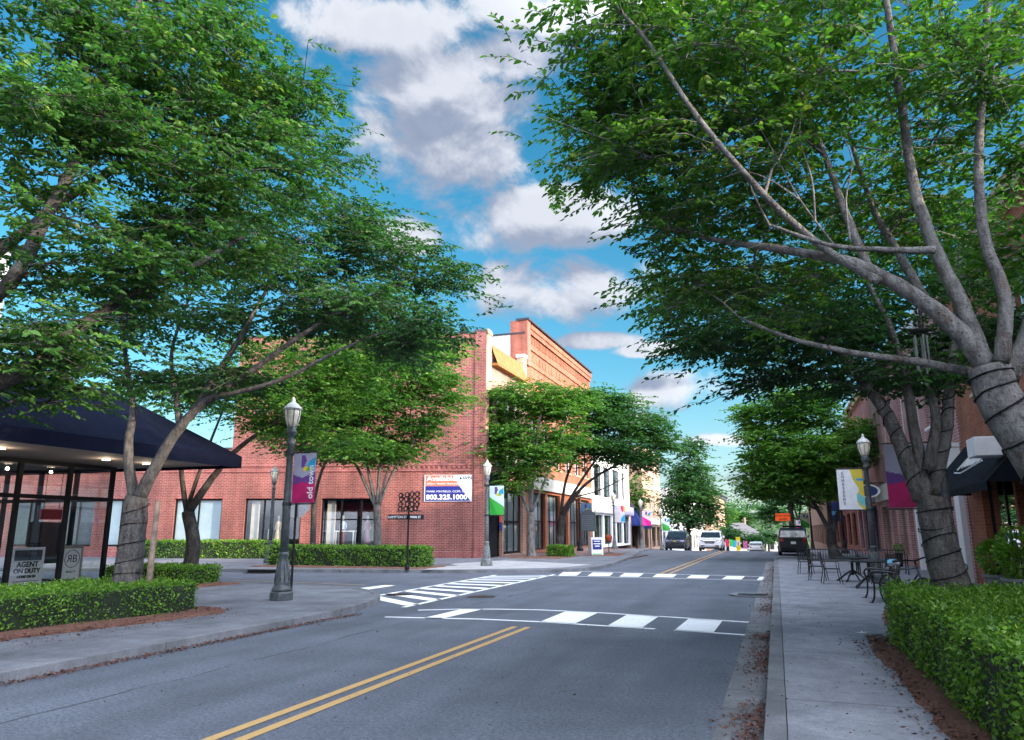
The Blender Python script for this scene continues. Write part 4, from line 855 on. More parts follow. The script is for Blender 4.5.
def petals(kind):
    a = {'purple': [c('b_grey', 160, 160, 180), c('b_violet', 105, 60, 135), c('b_magenta', 190, 15, 100), c('b_magenta2', 165, 10, 85)],
         'green': [c('b_mint', 205, 225, 215), c('b_violet', 105, 60, 135), c('b_green', 60, 170, 60), c('b_green2', 40, 150, 50)],
         'blue': [c('b_steel', 95, 150, 190), c('b_violet', 105, 60, 135), c('b_blue', 30, 80, 165), c('b_cyan', 25, 150, 200)],
         'pink': [c('b_lilac', 225, 205, 225), c('b_violet', 105, 60, 135), c('b_pink', 230, 30, 150), c('b_pink2', 235, 80, 170)]}[kind]
    pet = [([(.38, .72), (.48, .68), (.6, .86), (.52, .97), (.36, .97)], a[1]), ([(.6, .72), (.98, .70), (.98, .93), (.72, .84)], c('b_teal', 30, 150, 195)), ([(.44, .66), (.62, .63), (.66, .72), (.5, .74)], c('b_yellow', 225, 195, 50)), ([(.6, .64), (.86, .66), (.8, .73), (.64, .72)], c('b_lime', 120, 165, 60))]
    if kind == 'purple': body = [([(0, .58), (.45, .5), (1, .62), (1, .36), (.45, .4), (0, .34)], a[1]), ([(0, .36), (.45, .42), (1, .38), (1, 0), (0, 0)], a[2]), ([(0, 0), (.62, .2), (1, 0)], a[3])]
    else: body = [([(0, .62), (1, .28), (1, 0), (0, 0)], a[2]), ([(0, .62), (.55, 0), (0, 0)], a[3])]
    return [([], a[0])]+body+pet
def letter_banner():
    return [([], c('b_white', 225, 225, 228)), ([(.5, 1), (.62, .72), (.82, .5), (.7, .3), (.72, .12), (.9, 0), (1, 0), (1, 1)], c('b_olive', 205, 185, 60)), ([(.72, .42), (1, .3), (1, .06), (.82, .12), (.7, .25)], c('b_aqua', 110, 185, 185)), ([(.72, .76), (1, .76), (1, .72), (.72, .72)], c('b_teal', 30, 150, 195))]
def multi_banner(): return [([], c('b_white', 225, 225, 228)), ([(.55, 1), (.95, 1), (.9, .7), (.7, .6)], c('b_hot', 235, 30, 140)), ([(.8, 1), (1, 1), (1, .55), (.85, .65)], c('b_yellow2', 240, 200, 40)), ([(.6, .25), (.95, .5), (1, .05), (.6, .05)], c('b_sky', 20, 170, 225))]
L1 = (-10.9, 15.1); lamp((*L1, SW), 'tall dark grey acorn lamp post standing on the near left corner', M['lamp_paint'])
bt, bc, bp = banner(*L1, SW, 1, 'purple and magenta banner reading old town on the corner lamp post', petals('purple'), zb=2.2)
q = Vector(bp(.93, .08, .02))+Vector(bt.location); text('lettering', 'old town', .215, q, EZ, -EX, M['white_paint'], bt, bold=.004)
lamp((-23.5, 31.4, SW), 'grey acorn lamp post before the brick wall windows across the side street', M['lamp_paint'])
lamp((-12.4, 32.1, SW), 'pale grey acorn lamp post on the far corner by the lease banner wall', M['lamp_stone'])
banner(-12.4, 32.1, SW, 1, 'green and white banner on the pale far corner lamp post', petals('green'), .7, 1.3, 2.25)
for (x_, y_), lab, pt, kind, bl in (((-14.4, 57.2), 'black acorn lamp post beside the grey historic marker', M['lamp_black'], petals('blue'), 'blue banner on the black lamp post beside the historic marker'), ((-13.1, 64), 'pale lamp post in front of the white shop and cream fascia', M['lamp_stone'], multi_banner(), 'white banner with pink and cyan shapes before the white shop'),
        ((-12.3, 73), 'pale lamp post close to the navy awning on the left side', M['lamp_stone'], petals('pink'), 'hot pink banner close to the navy awning'), ((-12.4, 87), 'pale lamp post beside the dark oncoming parked car', M['lamp_stone'], petals('green'), 'small green banner above the dark parked car')):
    lamp((x_, y_, zg(y_)+SW), lab, pt); banner(x_, y_, zg(y_)+SW, 1, bl, kind, .85, 1.4, 2.2)
lamp((2.95, 27.5, SW), 'grey acorn lamp post behind the cafe tables with white letter banner', M['lamp_paint'])
bt, bc, bp = banner(2.95, 27.5, SW, -1, 'white and mustard banner with vertical lettering above the cafe tables', letter_banner(), .8, 1.32, 2.25)
for i, ch in enumerate('COMESEEME'): text('lettering', ch, .12, Vector(bp(.22, .88-i*.095, .016))+Vector(bt.location), EX, EZ, M['black'], bt, 'CENTER')
lamp((2.9, 15.4, SW), 'grey acorn lamp post hidden behind the string lit right tree trunk', M['lamp_paint'])
banner(2.9, 15.4, SW, -1, 'large purple and magenta banner behind the right tree trunk', petals('purple'), .8, 1.15, 1.98)
for (x_, y_), lab, kind, bl in (((4.3, 57), 'black lamp post far along the right pavement by brown doors', petals('blue'), 'plain navy banner far along the right pavement'), ((3.1, 78), 'lamp post on the right beyond the parked black vehicle', petals('green'), 'green banner on the right beyond the black vehicle'), ((3.0, 92), 'lamp post with pink banner farthest along the right pavement', petals('pink'), 'pink banner farthest along the right pavement')):
    lamp((x_, y_, zg(y_)+SW), lab, M['lamp_black']); banner(x_, y_, zg(y_)+SW, -1, bl, kind if 'navy' not in bl else [([], c('b_navy', 25, 45, 100)), ([(.1, .3), (.9, .3), (.9, .5), (.1, .5)], c('b_steel', 95, 150, 190))], .8, 1.3, 2.2)

# ------------------------------------------------------------------ signs and posts
st = thing('stop_sign', 'bare back of an octagonal stop sign on a black post', 'sign', (*gp(291, 592, SW), SW), R(8))
m_ = MB(); m_.tube([(0, 0, 0), (0, 0, 2.72)], .032, 8); m_.build('post', M['black'], st)
m_ = MB(); n = 8; oc = [(.40*math.cos(PI/8+i*PI/4), .40*math.sin(PI/8+i*PI/4)) for i in range(8)]
m_.add([(x, .035, 2.28+z) for x, z in oc]+[(x, .042, 2.28+z) for x, z in oc], [tuple(range(8)), tuple(range(15, 7, -1))]+[(i, (i+1) % 8, 8+(i+1) % 8, 8+i) for i in range(8)]); m_.build('plate', M['sign_back'], st)
m_ = MB(); m_.add([(x*.97, .0435, 2.28+z*.97) for x, z in oc], [tuple(range(8))]); m_.build('red_face', c('stop_red', 190, 15, 25), st)
sp_ = gp(407, 570, SW); ss = thing('street_sign', 'black street name sign post topped by a scrolled iron ornament', 'sign', (*sp_, SW))
m_ = MB(); m_.tube([(0, 0, 0), (0, 0, 2.35)], .04, 8); m_.lathe([(.09, 0), (.09, .12), (.05, .2)], 10); m_.build('post', M['black'], ss)
m_ = MB(); m_.box(-.95, -.04, -.015, .015, 2.0, 2.2); b1 = m_.build('name_blade', M['black'], ss)
text('lettering', 'HAMPTON ST', .15, Vector((*sp_, SW))+Vector((-.93, -.02, 2.05)), EX, EZ, M['white_paint'], ss, sx=.92)
m_ = MB(); m_.obox((.05, -.05, 2.0), (.35, .62, 0), (.02, -.01, 0), (0, 0, .2)); m_.build('name_blade', M['black'], ss)
text('lettering', 'MAIN ST', .14, Vector((*sp_, SW))+Vector((.09, -.05, 2.05)), Vector((.35, .62, 0)), EZ, M['white_paint'], ss)
m_ = MB(); rr = random.Random(3)
for i in range(16):
    cx_, cz_ = -.36+.24*(i % 4)+rr.uniform(-.05, .05), 2.42+.19*(i//4)+rr.uniform(-.03, .03); r_ = .12
    m_.tube([(cx_+r_*math.cos(a)*(1-a/16), 0, cz_+r_*math.sin(a)*(1-a/16)) for a in [k*.6 for k in range(13)]], .026, 5)
m_.tube([(-.55, 0, 2.34), (.55, 0, 2.34)], .025, 5); m_.tube([(0, 0, 2.3), (0, 0, 2.98)], .03, 6); m_.build('ornament', M['black'], ss)
hp = gp(589, 556, SW); hm = thing('historic_marker', 'grey metal historic marker plaque on a pale post by the pavement', 'sign', (*hp, SW), R(-6))
m_ = MB(); m_.tube([(0, 0, 0), (0, 0, 1.5)], .06, 8); m_.build('post', M['lamp_stone'], hm)
m_ = MB(); pr_ = [(-.48, 1.5), (.48, 1.5), (.48, 2.62), (.3, 2.68), (.16, 2.82), (-.16, 2.82), (-.3, 2.68), (-.48, 2.62)]
m_.add([(x, -.04, z) for x, z in pr_]+[(x, .04, z) for x, z in pr_], [tuple(range(8)), tuple(range(15, 7, -1))]+[(i, (i+1) % 8, 8+(i+1) % 8, 8+i) for i in range(8)]); m_.build('plaque', c('marker_grey', 75, 80, 85), hm, bevel=.01)
m_ = MB()
for i in range(8): m_.box(-.4, .4-.1*(i % 3 == 2), -.047, -.042, 1.62+i*.115, 1.655+i*.115)
m_.build('lettering', c('marker_text', 105, 110, 112), hm)
ap = gp(597, 555.5, SW); ab = thing('sandwich_board', 'white framed sandwich board with navy panel on the left pavement', 'sign', (*ap, SW), R(20))
for s_ in (-1, 1):
    m_ = MB(); m_.obox((-.36, s_*.34, 0), (.72, 0, 0), (0, .03, 0), (0, -s_*.3, 1.12)); m_.build('frame_panel', M['white_paint'], ab)
m_ = MB(); m_.add([(-.28, -.271, .38), (.28, -.271, .38), (.28, -.115, .98), (-.28, -.115, .98)], [(0, 1, 2, 3)]); m_.build('navy_panel', c('sign_navy', 18, 30, 120), ab)
m_ = MB()
for z_, w_ in ((.86, .4), (.7, .44), (.56, .3)): m_.obox((-w_/2, -.36+z_*.268-.03, z_), (w_, 0, 0), (0, .004, 0), (0, .02, .05))
m_.build('lettering', M['white_paint'], ab); m_ = MB(); m_.obox((-.3, -.357, .08), (.6, 0, 0), (0, .004, 0), (0, .012, .05)); m_.build('green_stripe', c('b_green', 60, 170, 60), ab)
wp = gp(149, 583.5, .72); k_ = (1.7-.12)/(1.7-.72)
m_ = MB(); m_.tube([(0, 0, 0), (0, 0, 1.1), (.02, 0, 2.15)], [.06, .058, .05], 8); o_ = m_.build('timber_post', M['wood'], None, False, True); o_.location = (wp[0]*1.02, wp[1]*1.02, SW); tag(o_, 'pale timber post standing in the hedge beside the forked tree', 'post')
fp = thing('flower_stand', 'small black pavement stand holding an orange flower pot', 'planter', (*gp(609, 553, SW), SW)); m_ = MB(); m_.tube([(0, 0, 0), (0, 0, .75)], .03, 6); m_.lathe([(.3, 0), (.3, .03), (.03, .05)], 12); m_.lathe([(.03, .72), (.28, .78), (.28, .8)], 12); m_.build('stand', M['iron'], fp); m_ = MB(); m_.lathe([(.18, .8), (.25, 1.0), (.26, 1.12), (.2, 1.22), (.05, 1.26)], 12); m_.build('pot', c('terracotta', 175, 75, 45), fp)
rw = thing('road_works_sign', 'orange rectangular road work sign on a post behind the black vehicle', 'sign', (.55, 70, zg(70))); m_ = MB(); m_.tube([(0, .03, 0), (0, .03, 3.3)], .04, 6); m_.build('post', M['lamp_paint'], rw)
m_ = MB(); m_.box(-.62, .62, -.02, .02, 2.6, 3.24); m_.build('panel', c('work_orange', 255, 95, 5, .6, 1.0), rw); q = Vector(rw.location)
text('lettering', 'ROAD WORK', .2, q+Vector((0, -.03, 2.98)), EX, EZ, M['black'], rw, 'CENTER'); text('lettering', 'AHEAD', .2, q+Vector((0, -.03, 2.68)), EX, EZ, M['black'], rw, 'CENTER')
ys_ = thing('crossing_sign', 'yellow pedestrian crossing sign panel standing on the road centre line', 'sign', (-4.4, 93, zg(93))); m_ = MB(); m_.box(-.24, .24, -.03, .03, .25, 1.75); m_.lathe([(.28, 0), (.28, .08), (.1, .25)], 10); m_.build('panel', c('lime_yellow', 235, 210, 20), ys_, bevel=.02); m_ = MB(); m_.box(-.16, .16, -.036, -.03, .75, 1.35); m_.build('white_field', M['white_paint'], ys_); m_ = MB(); m_.tube([(0, -.04, 1.15), (0, -.04, 1.0)], .05, 6); m_.tube([(0, -.04, 1.0), (-.06, -.04, .8)], .02, 5); m_.tube([(0, -.04, 1.0), (.06, -.04, .8)], .02, 5); m_.build('walker_symbol', M['black'], ys_)
for (x_, y_), lab in (((1.3, 92), 'orange traffic barrel nearest beside the black vehicle'), ((.7, 104), 'orange traffic barrel farther off by the far silver car'), ((1.7, 118), 'orange traffic barrel farthest down the street')):
    t_ = thing('traffic_barrel', lab, 'barrel', (x_, y_, zg(y_)), 0, 'orange traffic barrels'); m_ = MB(); m_.lathe([(.33, 0), (.33, .08), (.28, .1), (.27, .4), (.25, .75), (.22, 1.1), (.08, 1.14)], 14); m_.build('body', c('work_orange', 255, 95, 5), t_)
    m_ = MB(); m_.lathe([(.276, .45), (.268, .6)], 14); m_.lathe([(.262, .75), (.252, .9)], 14); m_.build('stripe', M['white_paint'], t_)
for (px_, py_, Y_, col, lab) in ((725.5, 543, 120, (225, 40, 90), 'small red flag sign by the far left kerb'), (729.5, 543, 124, (60, 200, 70), 'small green flag sign by the far left kerb'), (732.5, 544, 127, (40, 170, 215), 'small cyan flag sign by the far left kerb'), (743.5, 545, 112, (225, 110, 170), 'pink and white flag sign in the road beyond the yellow panel')):
    p = at(px_, py_, Y_); t_ = thing('flag_sign', lab, 'flag', (p.x, Y_, zg(Y_)), 0, 'small far flag signs'); m_ = MB(); m_.tube([(0, 0, 0), (0, 0, p.z-zg(Y_)+.6)], .03, 5); m_.build('pole', M['sign_back'], t_); h = p.z-zg(Y_); m_ = MB(); m_.add([(0, .05*k, h+.55) for k in (0,)]+[(.55, .05, h+.5), (.5, .0, h-.5), (0, 0, h-.5)], [(0, 1, 2, 3)]); m_.build('cloth', c('flag%d' % Y_, *col), t_)

# ------------------------------------------------------------------ pavement furniture
def cafe_chair(p, rz, label):
    t_ = thing('cafe_chair', label, 'chair', (*p, SW), rz, 'black cafe chairs'); m_ = MB(); m_.box(-.22, .22, -.22, .22, .43, .455); m_.build('seat', M['iron'], t_, bevel=.01)
    m_ = MB()
    for i in range(6): m_.obox((-.2+i*.07, .225, .5), (.045, 0, 0), (0, .012, 0), (0, .07, .38))
    m_.tube([(-.22, .21, .44), (-.22, .3, .92), (.22, .3, .92), (.22, .21, .44)], .013, 6); m_.build('backrest', M['iron'], t_)
    for x_ in (-.2, .2):
        for y_ in (-.2, .2): m_ = MB(); m_.tube([(x_, y_, .44), (x_*1.25, y_*1.35, 0)], .013, 6); m_.build('leg', M['iron'], t_)
        m_ = MB(); m_.tube([(x_*1.1, .24, .66), (x_*1.15, -.18, .66), (x_*1.1, -.2, .44)], .012, 6); m_.build('armrest', M['iron'], t_)
def cafe_table(p, rz, label, r=.5):
    t_ = thing('cafe_table', label, 'table', (*p, SW), rz, 'black cafe tables'); m_ = MB(); m_.lathe([(r*.98, .70), (r, .71), (r, .73), (r*.97, .74)], 8); m_.build('tabletop', M['iron'], t_)
    m_ = MB(); m_.tube([(0, 0, .2), (0, 0, .7)], .045, 8); m_.build('pedestal', M['iron'], t_)
    for i in range(4):
        a = i*PI/2+.5; m_ = MB(); m_.tube([(.03*math.cos(a), .03*math.sin(a), .34), (.25*math.cos(a), .25*math.sin(a), .2), (.46*math.cos(a), .46*math.sin(a), .04), (.52*math.cos(a), .52*math.sin(a), .015)], [.03, .028, .025, .02], 6); m_.build('leg', M['iron'], t_)
def iron_bench(p, rz, L, label, slats=8):
    t_ = thing('park_bench', label, 'bench', (*p, SW), rz, 'black iron benches'); m_ = MB()          # length along local x, back towards +y
    for i in range(slats): m_.box(-L/2, L/2, -.22+i*.055, -.185+i*.055, .43, .45)
    m_.build('seat', M['iron'], t_); m_ = MB(); n = int(L/.09)
    for i in range(n+1): m_.obox((-L/2+i*L/n-.012, .24, .5), (.024, 0, 0), (0, .014, 0), (0, .07, .33))
    m_.tube([(-L/2, .24, .48), (L/2, .24, .48)], .016, 6); m_.tube([(-L/2, .32, .85), (L/2, .32, .85)], .02, 6); m_.build('backrest', M['iron'], t_)
    for x_ in (-L/2, L/2):
        m_ = MB(); m_.tube(smooth_line([(x_, -.33, .0), (x_, -.27, .12), (x_, -.25, .4), (x_, -.3, .6), (x_, -.2, .68), (x_, .1, .66), (x_, .28, .64)], 4), .022, 7); m_.tube([(x_, -.25, .43), (x_, .22, .43)], .02, 6); m_.tube(smooth_line([(x_, .42, 0), (x_, .3, .15), (x_, .22, .44), (x_, .32, .86)], 4), .022, 7); m_.lathe([(.06, 0), (.05, .015)], 10, (x_, -.34, 0)); m_.lathe([(.06, 0), (.05, .015)], 10, (x_, .42, 0)); m_.build('end_frame', M['iron'], t_)
iron_bench((2.2, 19.5), R(-90), 1.35, 'curved black iron bench nearest the hedge with a bicycle against it')
cafe_table((2.35, 23.6), .2, 'black octagonal cafe table nearest the iron bench', .55); cafe_table((2.15, 26.3), .6, 'black octagonal cafe table farther back by the lamp post', .55)
cafe_chair((1.45, 25.0), R(95), 'black cafe chair on the kerb side of the nearest table'); cafe_chair((1.15, 26.6), R(80), 'black cafe chair on the kerb side of the farther table')
cafe_chair((.9, 30.2), R(170), 'black cafe chair standing apart nearest the kerb'); cafe_chair((2.9, 25.1), R(-60), 'black cafe chair between the two cafe tables')
iron_bench((1.9, 31.5), 0, 1.7, 'black iron bench set across the pavement behind the cafe tables'); iron_bench((3.6, 31.3), 0, 1.6, 'black iron bench nearer the shop fronts behind the cafe tables')
bk = thing('bicycle', 'bicycle with silver saddle standing between the hedge and the nearest iron bench', 'bicycle', (2.42, 17.2, SW), R(-60))
def ring(r, t, cx, n=22): return [(cx+r*math.cos(2*PI*i/n), 0, .34+r*math.sin(2*PI*i/n)) for i in range(n+1)]
for cx_ in (-.52, .52):
    m_ = MB(); m_.tube(ring(.33, 0, cx_), .02, 6, cap=False); w_ = m_.build('wheel', M['rubber'], bk); m_ = MB()
    for i in range(12): a = 2*PI*i/12; m_.tube([(cx_, 0, .34), (cx_+.32*math.cos(a), 0, .34+.32*math.sin(a))], .003, 3)
    m_.build('spokes', M['chrome'], w_)
m_ = MB()
for a, b in (((-.52, 0, .34), (-.1, 0, .3)), ((-.1, 0, .3), (-.22, 0, .82)), ((-.22, 0, .8), (.38, 0, .85)), ((-.1, 0, .3), (.4, 0, .76)), ((-.52, 0, .34), (-.22, 0, .78)), ((.37, 0, .92), (.52, 0, .34))): m_.tube([a, b], .02, 6)
m_.build('frame', M['lamp_paint'], bk); m_ = MB(); m_.tube([(-.36, 0, .93), (-.2, 0, .945), (-.06, 0, .93)], [.075, .06, .025], 8); m_.tube([(-.22, 0, .8), (-.22, 0, .93)], .014, 6); m_.build('saddle', M['chrome'], bk)
m_ = MB(); m_.tube([(.3, -.36, 1.02), (.36, -.2, 1.03), (.37, 0, .99), (.36, .2, 1.03), (.3, .36, 1.02)], .016, 6); m_.tube([(.37, 0, .9), (.37, 0, 1.0)], .016, 6); h_ = m_.build('handlebar', M['black'], bk); m_ = MB(); m_.tube([(.3, .3, 1.02), (.27, .42, 1.02)], .022, 6); m_.tube([(.3, -.3, 1.02), (.27, -.42, 1.02)], .022, 6); m_.build('grip', M['rubber'], h_)
bk.rotation_euler = (R(6), 0, R(-60))
def spiky(p, label, n, h, mat, seed):
    rr = random.Random(seed); t_ = thing('cordyline', label, 'plant', p, 0, 'maroon spiky plants'); m_ = MB()
    for i in range(n):
        a = rr.uniform(0, 2*PI); l = rr.uniform(.02, .3); hh = h*rr.uniform(.6, 1); b = Vector((.05*math.cos(a), .05*math.sin(a), 0)); e = Vector((l*math.cos(a), l*math.sin(a), hh)); s_ = Vector((-math.sin(a), math.cos(a), 0))*.022; m = (b+e)/2+Vector((0, 0, .05))
        m_.quad(b-s_*.6, b+s_*.6, m+s_, m-s_); m_.add([m-s_, m+s_, e], [(0, 1, 2)])
    m_.build('leaves', mat, t_); m_ = MB(); m_.lathe([(.03, -.02), (.02, .12)], 8); m_.build('stem', M['bark_dark'], t_)
for x_, y_, h_, lab in ((2.45, 16.2, .8, 'maroon spiky plant in the bed below the bicycle handlebar'), (2.95, 15.6, .85, 'maroon spiky plant in the bed left of the string lit trunk'), (3.75, 16.6, .85, 'maroon spiky plant in the bed before the white pilaster')): spiky((x_, y_, SW), lab, 14, h_, M['red_leaf'], int(x_*100))
def bush(p, r, label, seed, n=1500, size=.07, cat='shrub', group='potted shrubs', pot=None, mat='hedge'):
    rg = np.random.default_rng(seed); t_ = thing('shrub', label, cat, p, 0, group); zc = r*1.05+(.55 if pot else 0)
    d = unit(rg.normal(0, 1, (n, 3))); rad = r*rg.uniform(.45, 1.05, n)**.6; P = d*rad[:, None]*np.array([1, 1, .95])+np.array([0, 0, zc])
    P += .12*r*np.sin(P*9+seed); D = unit(d+rg.normal(0, .6, (n, 3))+np.array([0, 0, .2])); G = unit(np.cross(D, rg.normal(0, 1, (n, 3)))); L = size*rg.uniform(.7, 1.3, n)
    v, f, k = leaf_arrays(P, D, G, L, L*.45, False); np_mesh('foliage', v, f, M[mat], t_, False, np.repeat(np.clip(rg.normal(.42, .22, n), 0, 1), k))
    m_ = MB(); m_.lathe([(.03, 0.5 if pot else 0), (.02, zc)], 7); m_.build('stem', M['bark_dark'], t_)
    if pot is not None: m_ = MB(); m_.lathe([(r*.55, 0), (r*.75, .5), (r*.82, .52), (r*.82, .58), (r*.7, .58), (r*.65, .5)], 16); m_.build('pot', pot, t_)
bush((4.75, 20.4, SW), .42, 'rounded green shrub in a low pot beside the brick pier', 5, 1500, .09, pot=M['lamp_stone']); bush((4.85, 18.9, SW), .52, 'larger bright green shrub in a pot below the black awning', 6, 2000, .10, pot=M['lamp_stone'])
bush((5.0, 37.5, SW), .22, 'small dark potted shrub beside the tan piers', 8, 500, .06, pot=M['black'])
wc = thing('wind_chime', 'silver wind chime hanging among the branches of the nearest right tree', 'wind chime', tuple(at(919, 330, 8.2))); m_ = MB(); m_.lathe([(.005, .02), (.09, 0), (.09, -.02), (.005, -.02)], 12); m_.tube([(0, 0, 0), (0, 0, .25)], .004, 4); m_.build('hanger', M['black'], wc)
for i in range(5): a = 2*PI*i/5; m_ = MB(); m_.tube([(.06*math.cos(a), .06*math.sin(a), -.06), (.06*math.cos(a), .06*math.sin(a), -.34-.03*i)], .009, 6); m_.build('tube', M['lamp_stone'], wc)

m_ = MB(); q = gp(861, 633, SW); m_.poly([(q[0]-.09, q[1]-.03, SW+.012), (q[0]+.02, q[1]-.07, SW+.006), (q[0]+.1, q[1]+.01, SW+.02), (q[0]+.0, q[1]+.06, SW+.008)]); m_.poly([(q[0]-.02, q[1]-.1, SW+.022), (q[0]+.04, q[1]-.09, SW+.01), (q[0]+.02, q[1]+.1, SW+.026)]); tag(m_.build('paper_scrap', M['white_paint']), 'torn scrap of white paper lying on the right pavement', 'litter')
# ------------------------------------------------------------------ cars
def car(loc, rz, label, paint, kind='suv', W=1.88, Ln=4.7, H=1.68, plate_front=False, tail=True, grp=None):
    """front towards local -y; ground at z = 0"""
    t_ = thing('parked_car' if 'parked' in label else 'car', label, 'car', loc, rz, grp); hw = W/2; r = .36; y0 = -Ln/2; y1 = Ln/2
    fx, rx = y0+.95, y1-1.0
    def arch(c): return [(c-(r+.07)*math.cos(a), .33+(r+.07)*math.sin(a)) for a in [PI*i/8 for i in range(9)]]
    zb = H*.585
    prof = [(y0+.05, .3), (y0+.0, .5), (y0+.03, .8), (y0+.16, zb-.08), (y0+1.15, zb+.06), (y0+1.85, H-.12), (y0+2.15, H-.02), (y0+2.9, H), (y1-.75, H-.05), (y1-.38, H-.16)]
    prof += [(y1-.1, zb+.1), (y1-.03, zb-.1), (y1, .55), (y1-.06, .3)]
    low = [(y1-.2, .28)]+[(p[0], p[1]) for p in reversed(arch(rx))]+[(rx-r-.12, .26), (fx+r+.12, .26)]+[(p[0], p[1]) for p in reversed(arch(fx))]+[(y0+.2, .28)]
    pts = prof+low; n = len(pts); m_ = MB()
    def half(y, z): k = 1-.19*max(0, (z-zb)/(H-zb))**1.15-.05*max(0, (.55-z)/.3); e = max(0, (abs(y)-(Ln/2-.7))/.7); return hw*k*(1-.12*e*e)
    sl = [-1, -.97, -.85, 0, .85, .97, 1]; vs = []
    for s_ in sl:
        ins = .03 if abs(s_) == 1 else 0
        for y, z in pts: vs.append((s_*half(y, z), y*(1-ins*.35), z-(ins if z > zb else 0)))
    fs = [(i*n+j, i*n+(j+1) % n, (i+1)*n+(j+1) % n, (i+1)*n+j) for i in range(len(sl)-1) for j in range(n)]+[tuple(range(n-1, -1, -1)), tuple((len(sl)-1)*n+j for j in range(n))]
    m_.add(vs, fs); body = m_.build('body', paint, t_, False, False)
    def sq(y, z, s_, o=.012): return (s_*(half(y, z)+o), y, z)
    m_ = MB(); m_.box(-hw*.8, hw*.8, y0+.4, y1-.4, .2, .5); m_.build('underbody', M['rubber'], t_)
    zt = H-.17
    for s_ in (-1, 1):
        for a, b, c2, d2 in ((y0+1.45, y0+2.75, y0+2.0, y0+2.72), (y0+2.85, y0+3.75, y0+2.83, y0+3.7), (y0+3.83, y1-.42, y0+3.79, y1-.72)):
            m_ = MB(); m_.quad(sq(a, zb+.1, s_), sq(b, zb+.08, s_), sq(d2, zt, s_), sq(c2, zt, s_)); m_.build('side_window', M['carglass'], t_)
        m_ = MB(); m_.box(s_*hw-.02+s_*.05, s_*hw+.02+s_*.18, y0+1.42, y0+1.54, zb+.1, zb+.27); m_.build('mirror', paint, t_, bevel=.02)
        for c_ in (fx, rx):
            m_ = MB(); k = s_*(hw-.1); n2 = 18
            for ra, rb, xa, xb in ((r, r, -.1, .1), (r, r*.72, .1, .11), (r, r*.72, -.1, -.11)):
                A2 = [(k+xa*s_, c_+ra*math.cos(2*PI*i/n2), r+ra*math.sin(2*PI*i/n2)) for i in range(n2)]; B2 = [(k+xb*s_, c_+rb*math.cos(2*PI*i/n2), r+rb*math.sin(2*PI*i/n2)) for i in range(n2)]
                m_.add(A2+B2, [(i, (i+1) % n2, n2+(i+1) % n2, n2+i) for i in range(n2)])
            w_ = m_.build('wheel', M['rubber'], t_); m_ = MB(); m_.poly([(k+s_*.105, c_+r*.7*math.cos(2*PI*i/n2), r+r*.7*math.sin(2*PI*i/n2)) for i in range(n2)])
            for i in range(5): a = 2*PI*i/5; m_.tube([(k+s_*.112, c_, r), (k+s_*.112, c_+r*.66*math.cos(a), r+r*.66*math.sin(a))], .03, 5)
            m_.build('rim', M['chrome'] if kind != 'dark' else M['lamp_paint'], w_)
    def fr(x, y, z): return (x, y, z)
    m_ = MB(); a = .8; m_.quad((-half(0, zb+.12)*.9, y0+1.19, zb+.13), (half(0, zb+.12)*.9, y0+1.19, zb+.13), (half(0, zt)*.9, y0+1.83, H-.13), (-half(0, zt)*.9, y0+1.83, H-.13)); m_.build('windscreen', M['carglass'], t_)
    m_ = MB(); m_.quad((half(0, zb)*.86, y1-.13+.012, zb+.16), (-half(0, zb)*.86, y1-.13+.012, zb+.16), (-half(0, zt)*.88, y1-.36+.012, H-.19), (half(0, zt)*.88, y1-.36+.012, H-.19)); m_.build('rear_window', M['carglass'], t_)
    for s_ in (-1, 1):
        m_ = MB(); m_.obox((s_*hw*.875, y0+.1, zb-.19), (-s_*hw*.34, -.12, -.02), (0, .14, .0), (0, .05, .12)); m_.build('headlight', c('headlamp', 120, 120, 160, .1), t_, bevel=.015)
        m_ = MB(); m_.obox((s_*hw*.875, y1-.11, zb-.16), (-s_*hw*.24, .05, 0), (0, .08, 0), (0, -.03, .2)); m_.build('tail_light', c('tail_red', 150, 8, 12, .2), t_, bevel=.015)
        m_ = MB(); m_.box(s_*hw*.62-.14, s_*hw*.62+.14, y0-.02, y0+.05, .42, .5); m_.build('fog_light', M['black'], t_)
    m_ = MB(); m_.add([(-hw*.5, y0-.02, zb-.17), (-hw*.36, y0-.02, zb-.34), (hw*.36, y0-.02, zb-.34), (hw*.5, y0-.02, zb-.17), (-hw*.5, y0+.1, zb-.17), (-hw*.36, y0+.1, zb-.34), (hw*.36, y0+.1, zb-.34), (hw*.5, y0+.1, zb-.17)], [(0, 1, 2, 3), (0, 4, 5, 1), (3, 2, 6, 7), (0, 3, 7, 4), (1, 5, 6, 2)]); g = m_.build('grille', M['black'], t_, bevel=.02)
    m_ = MB(); m_.box(-hw*.5, hw*.5, y0-.03, y0+.05, zb-.155, zb-.13); m_.box(-hw*.42, hw*.42, y0-.025, y0, zb-.27, zb-.245); m_.build('chrome_bar', M['chrome'], g)
    m_ = MB(); m_.box(-hw*.8, hw*.8, y0-.02, y0+.2, .24, .38); m_.build('bumper', M['black'] if kind != 'white' else M['lamp_paint'], t_, bevel=.03); m_ = MB(); m_.box(-hw*.82, hw*.82, y1-.2, y1+.03, .3, .52); m_.build('bumper', M['black'] if kind != 'white' else M['lamp_paint'], t_, bevel=.03)
    m_ = MB(); m_.box(-.16, .16, y1+.005, y1+.02, zb-.3, zb-.13); m_.build('number_plate', M['white_paint'], t_)
    m_ = MB()
    for s_ in (-1, 1): m_.tube([(s_*hw*.72, y0+2.2, H+.02), (s_*hw*.72, y0+2.3, H+.06), (s_*hw*.72, y1-.9, H+.05), (s_*hw*.72, y1-.8, H)], .02, 6)
    m_.build('roof_rail', M['black'], t_); return t_
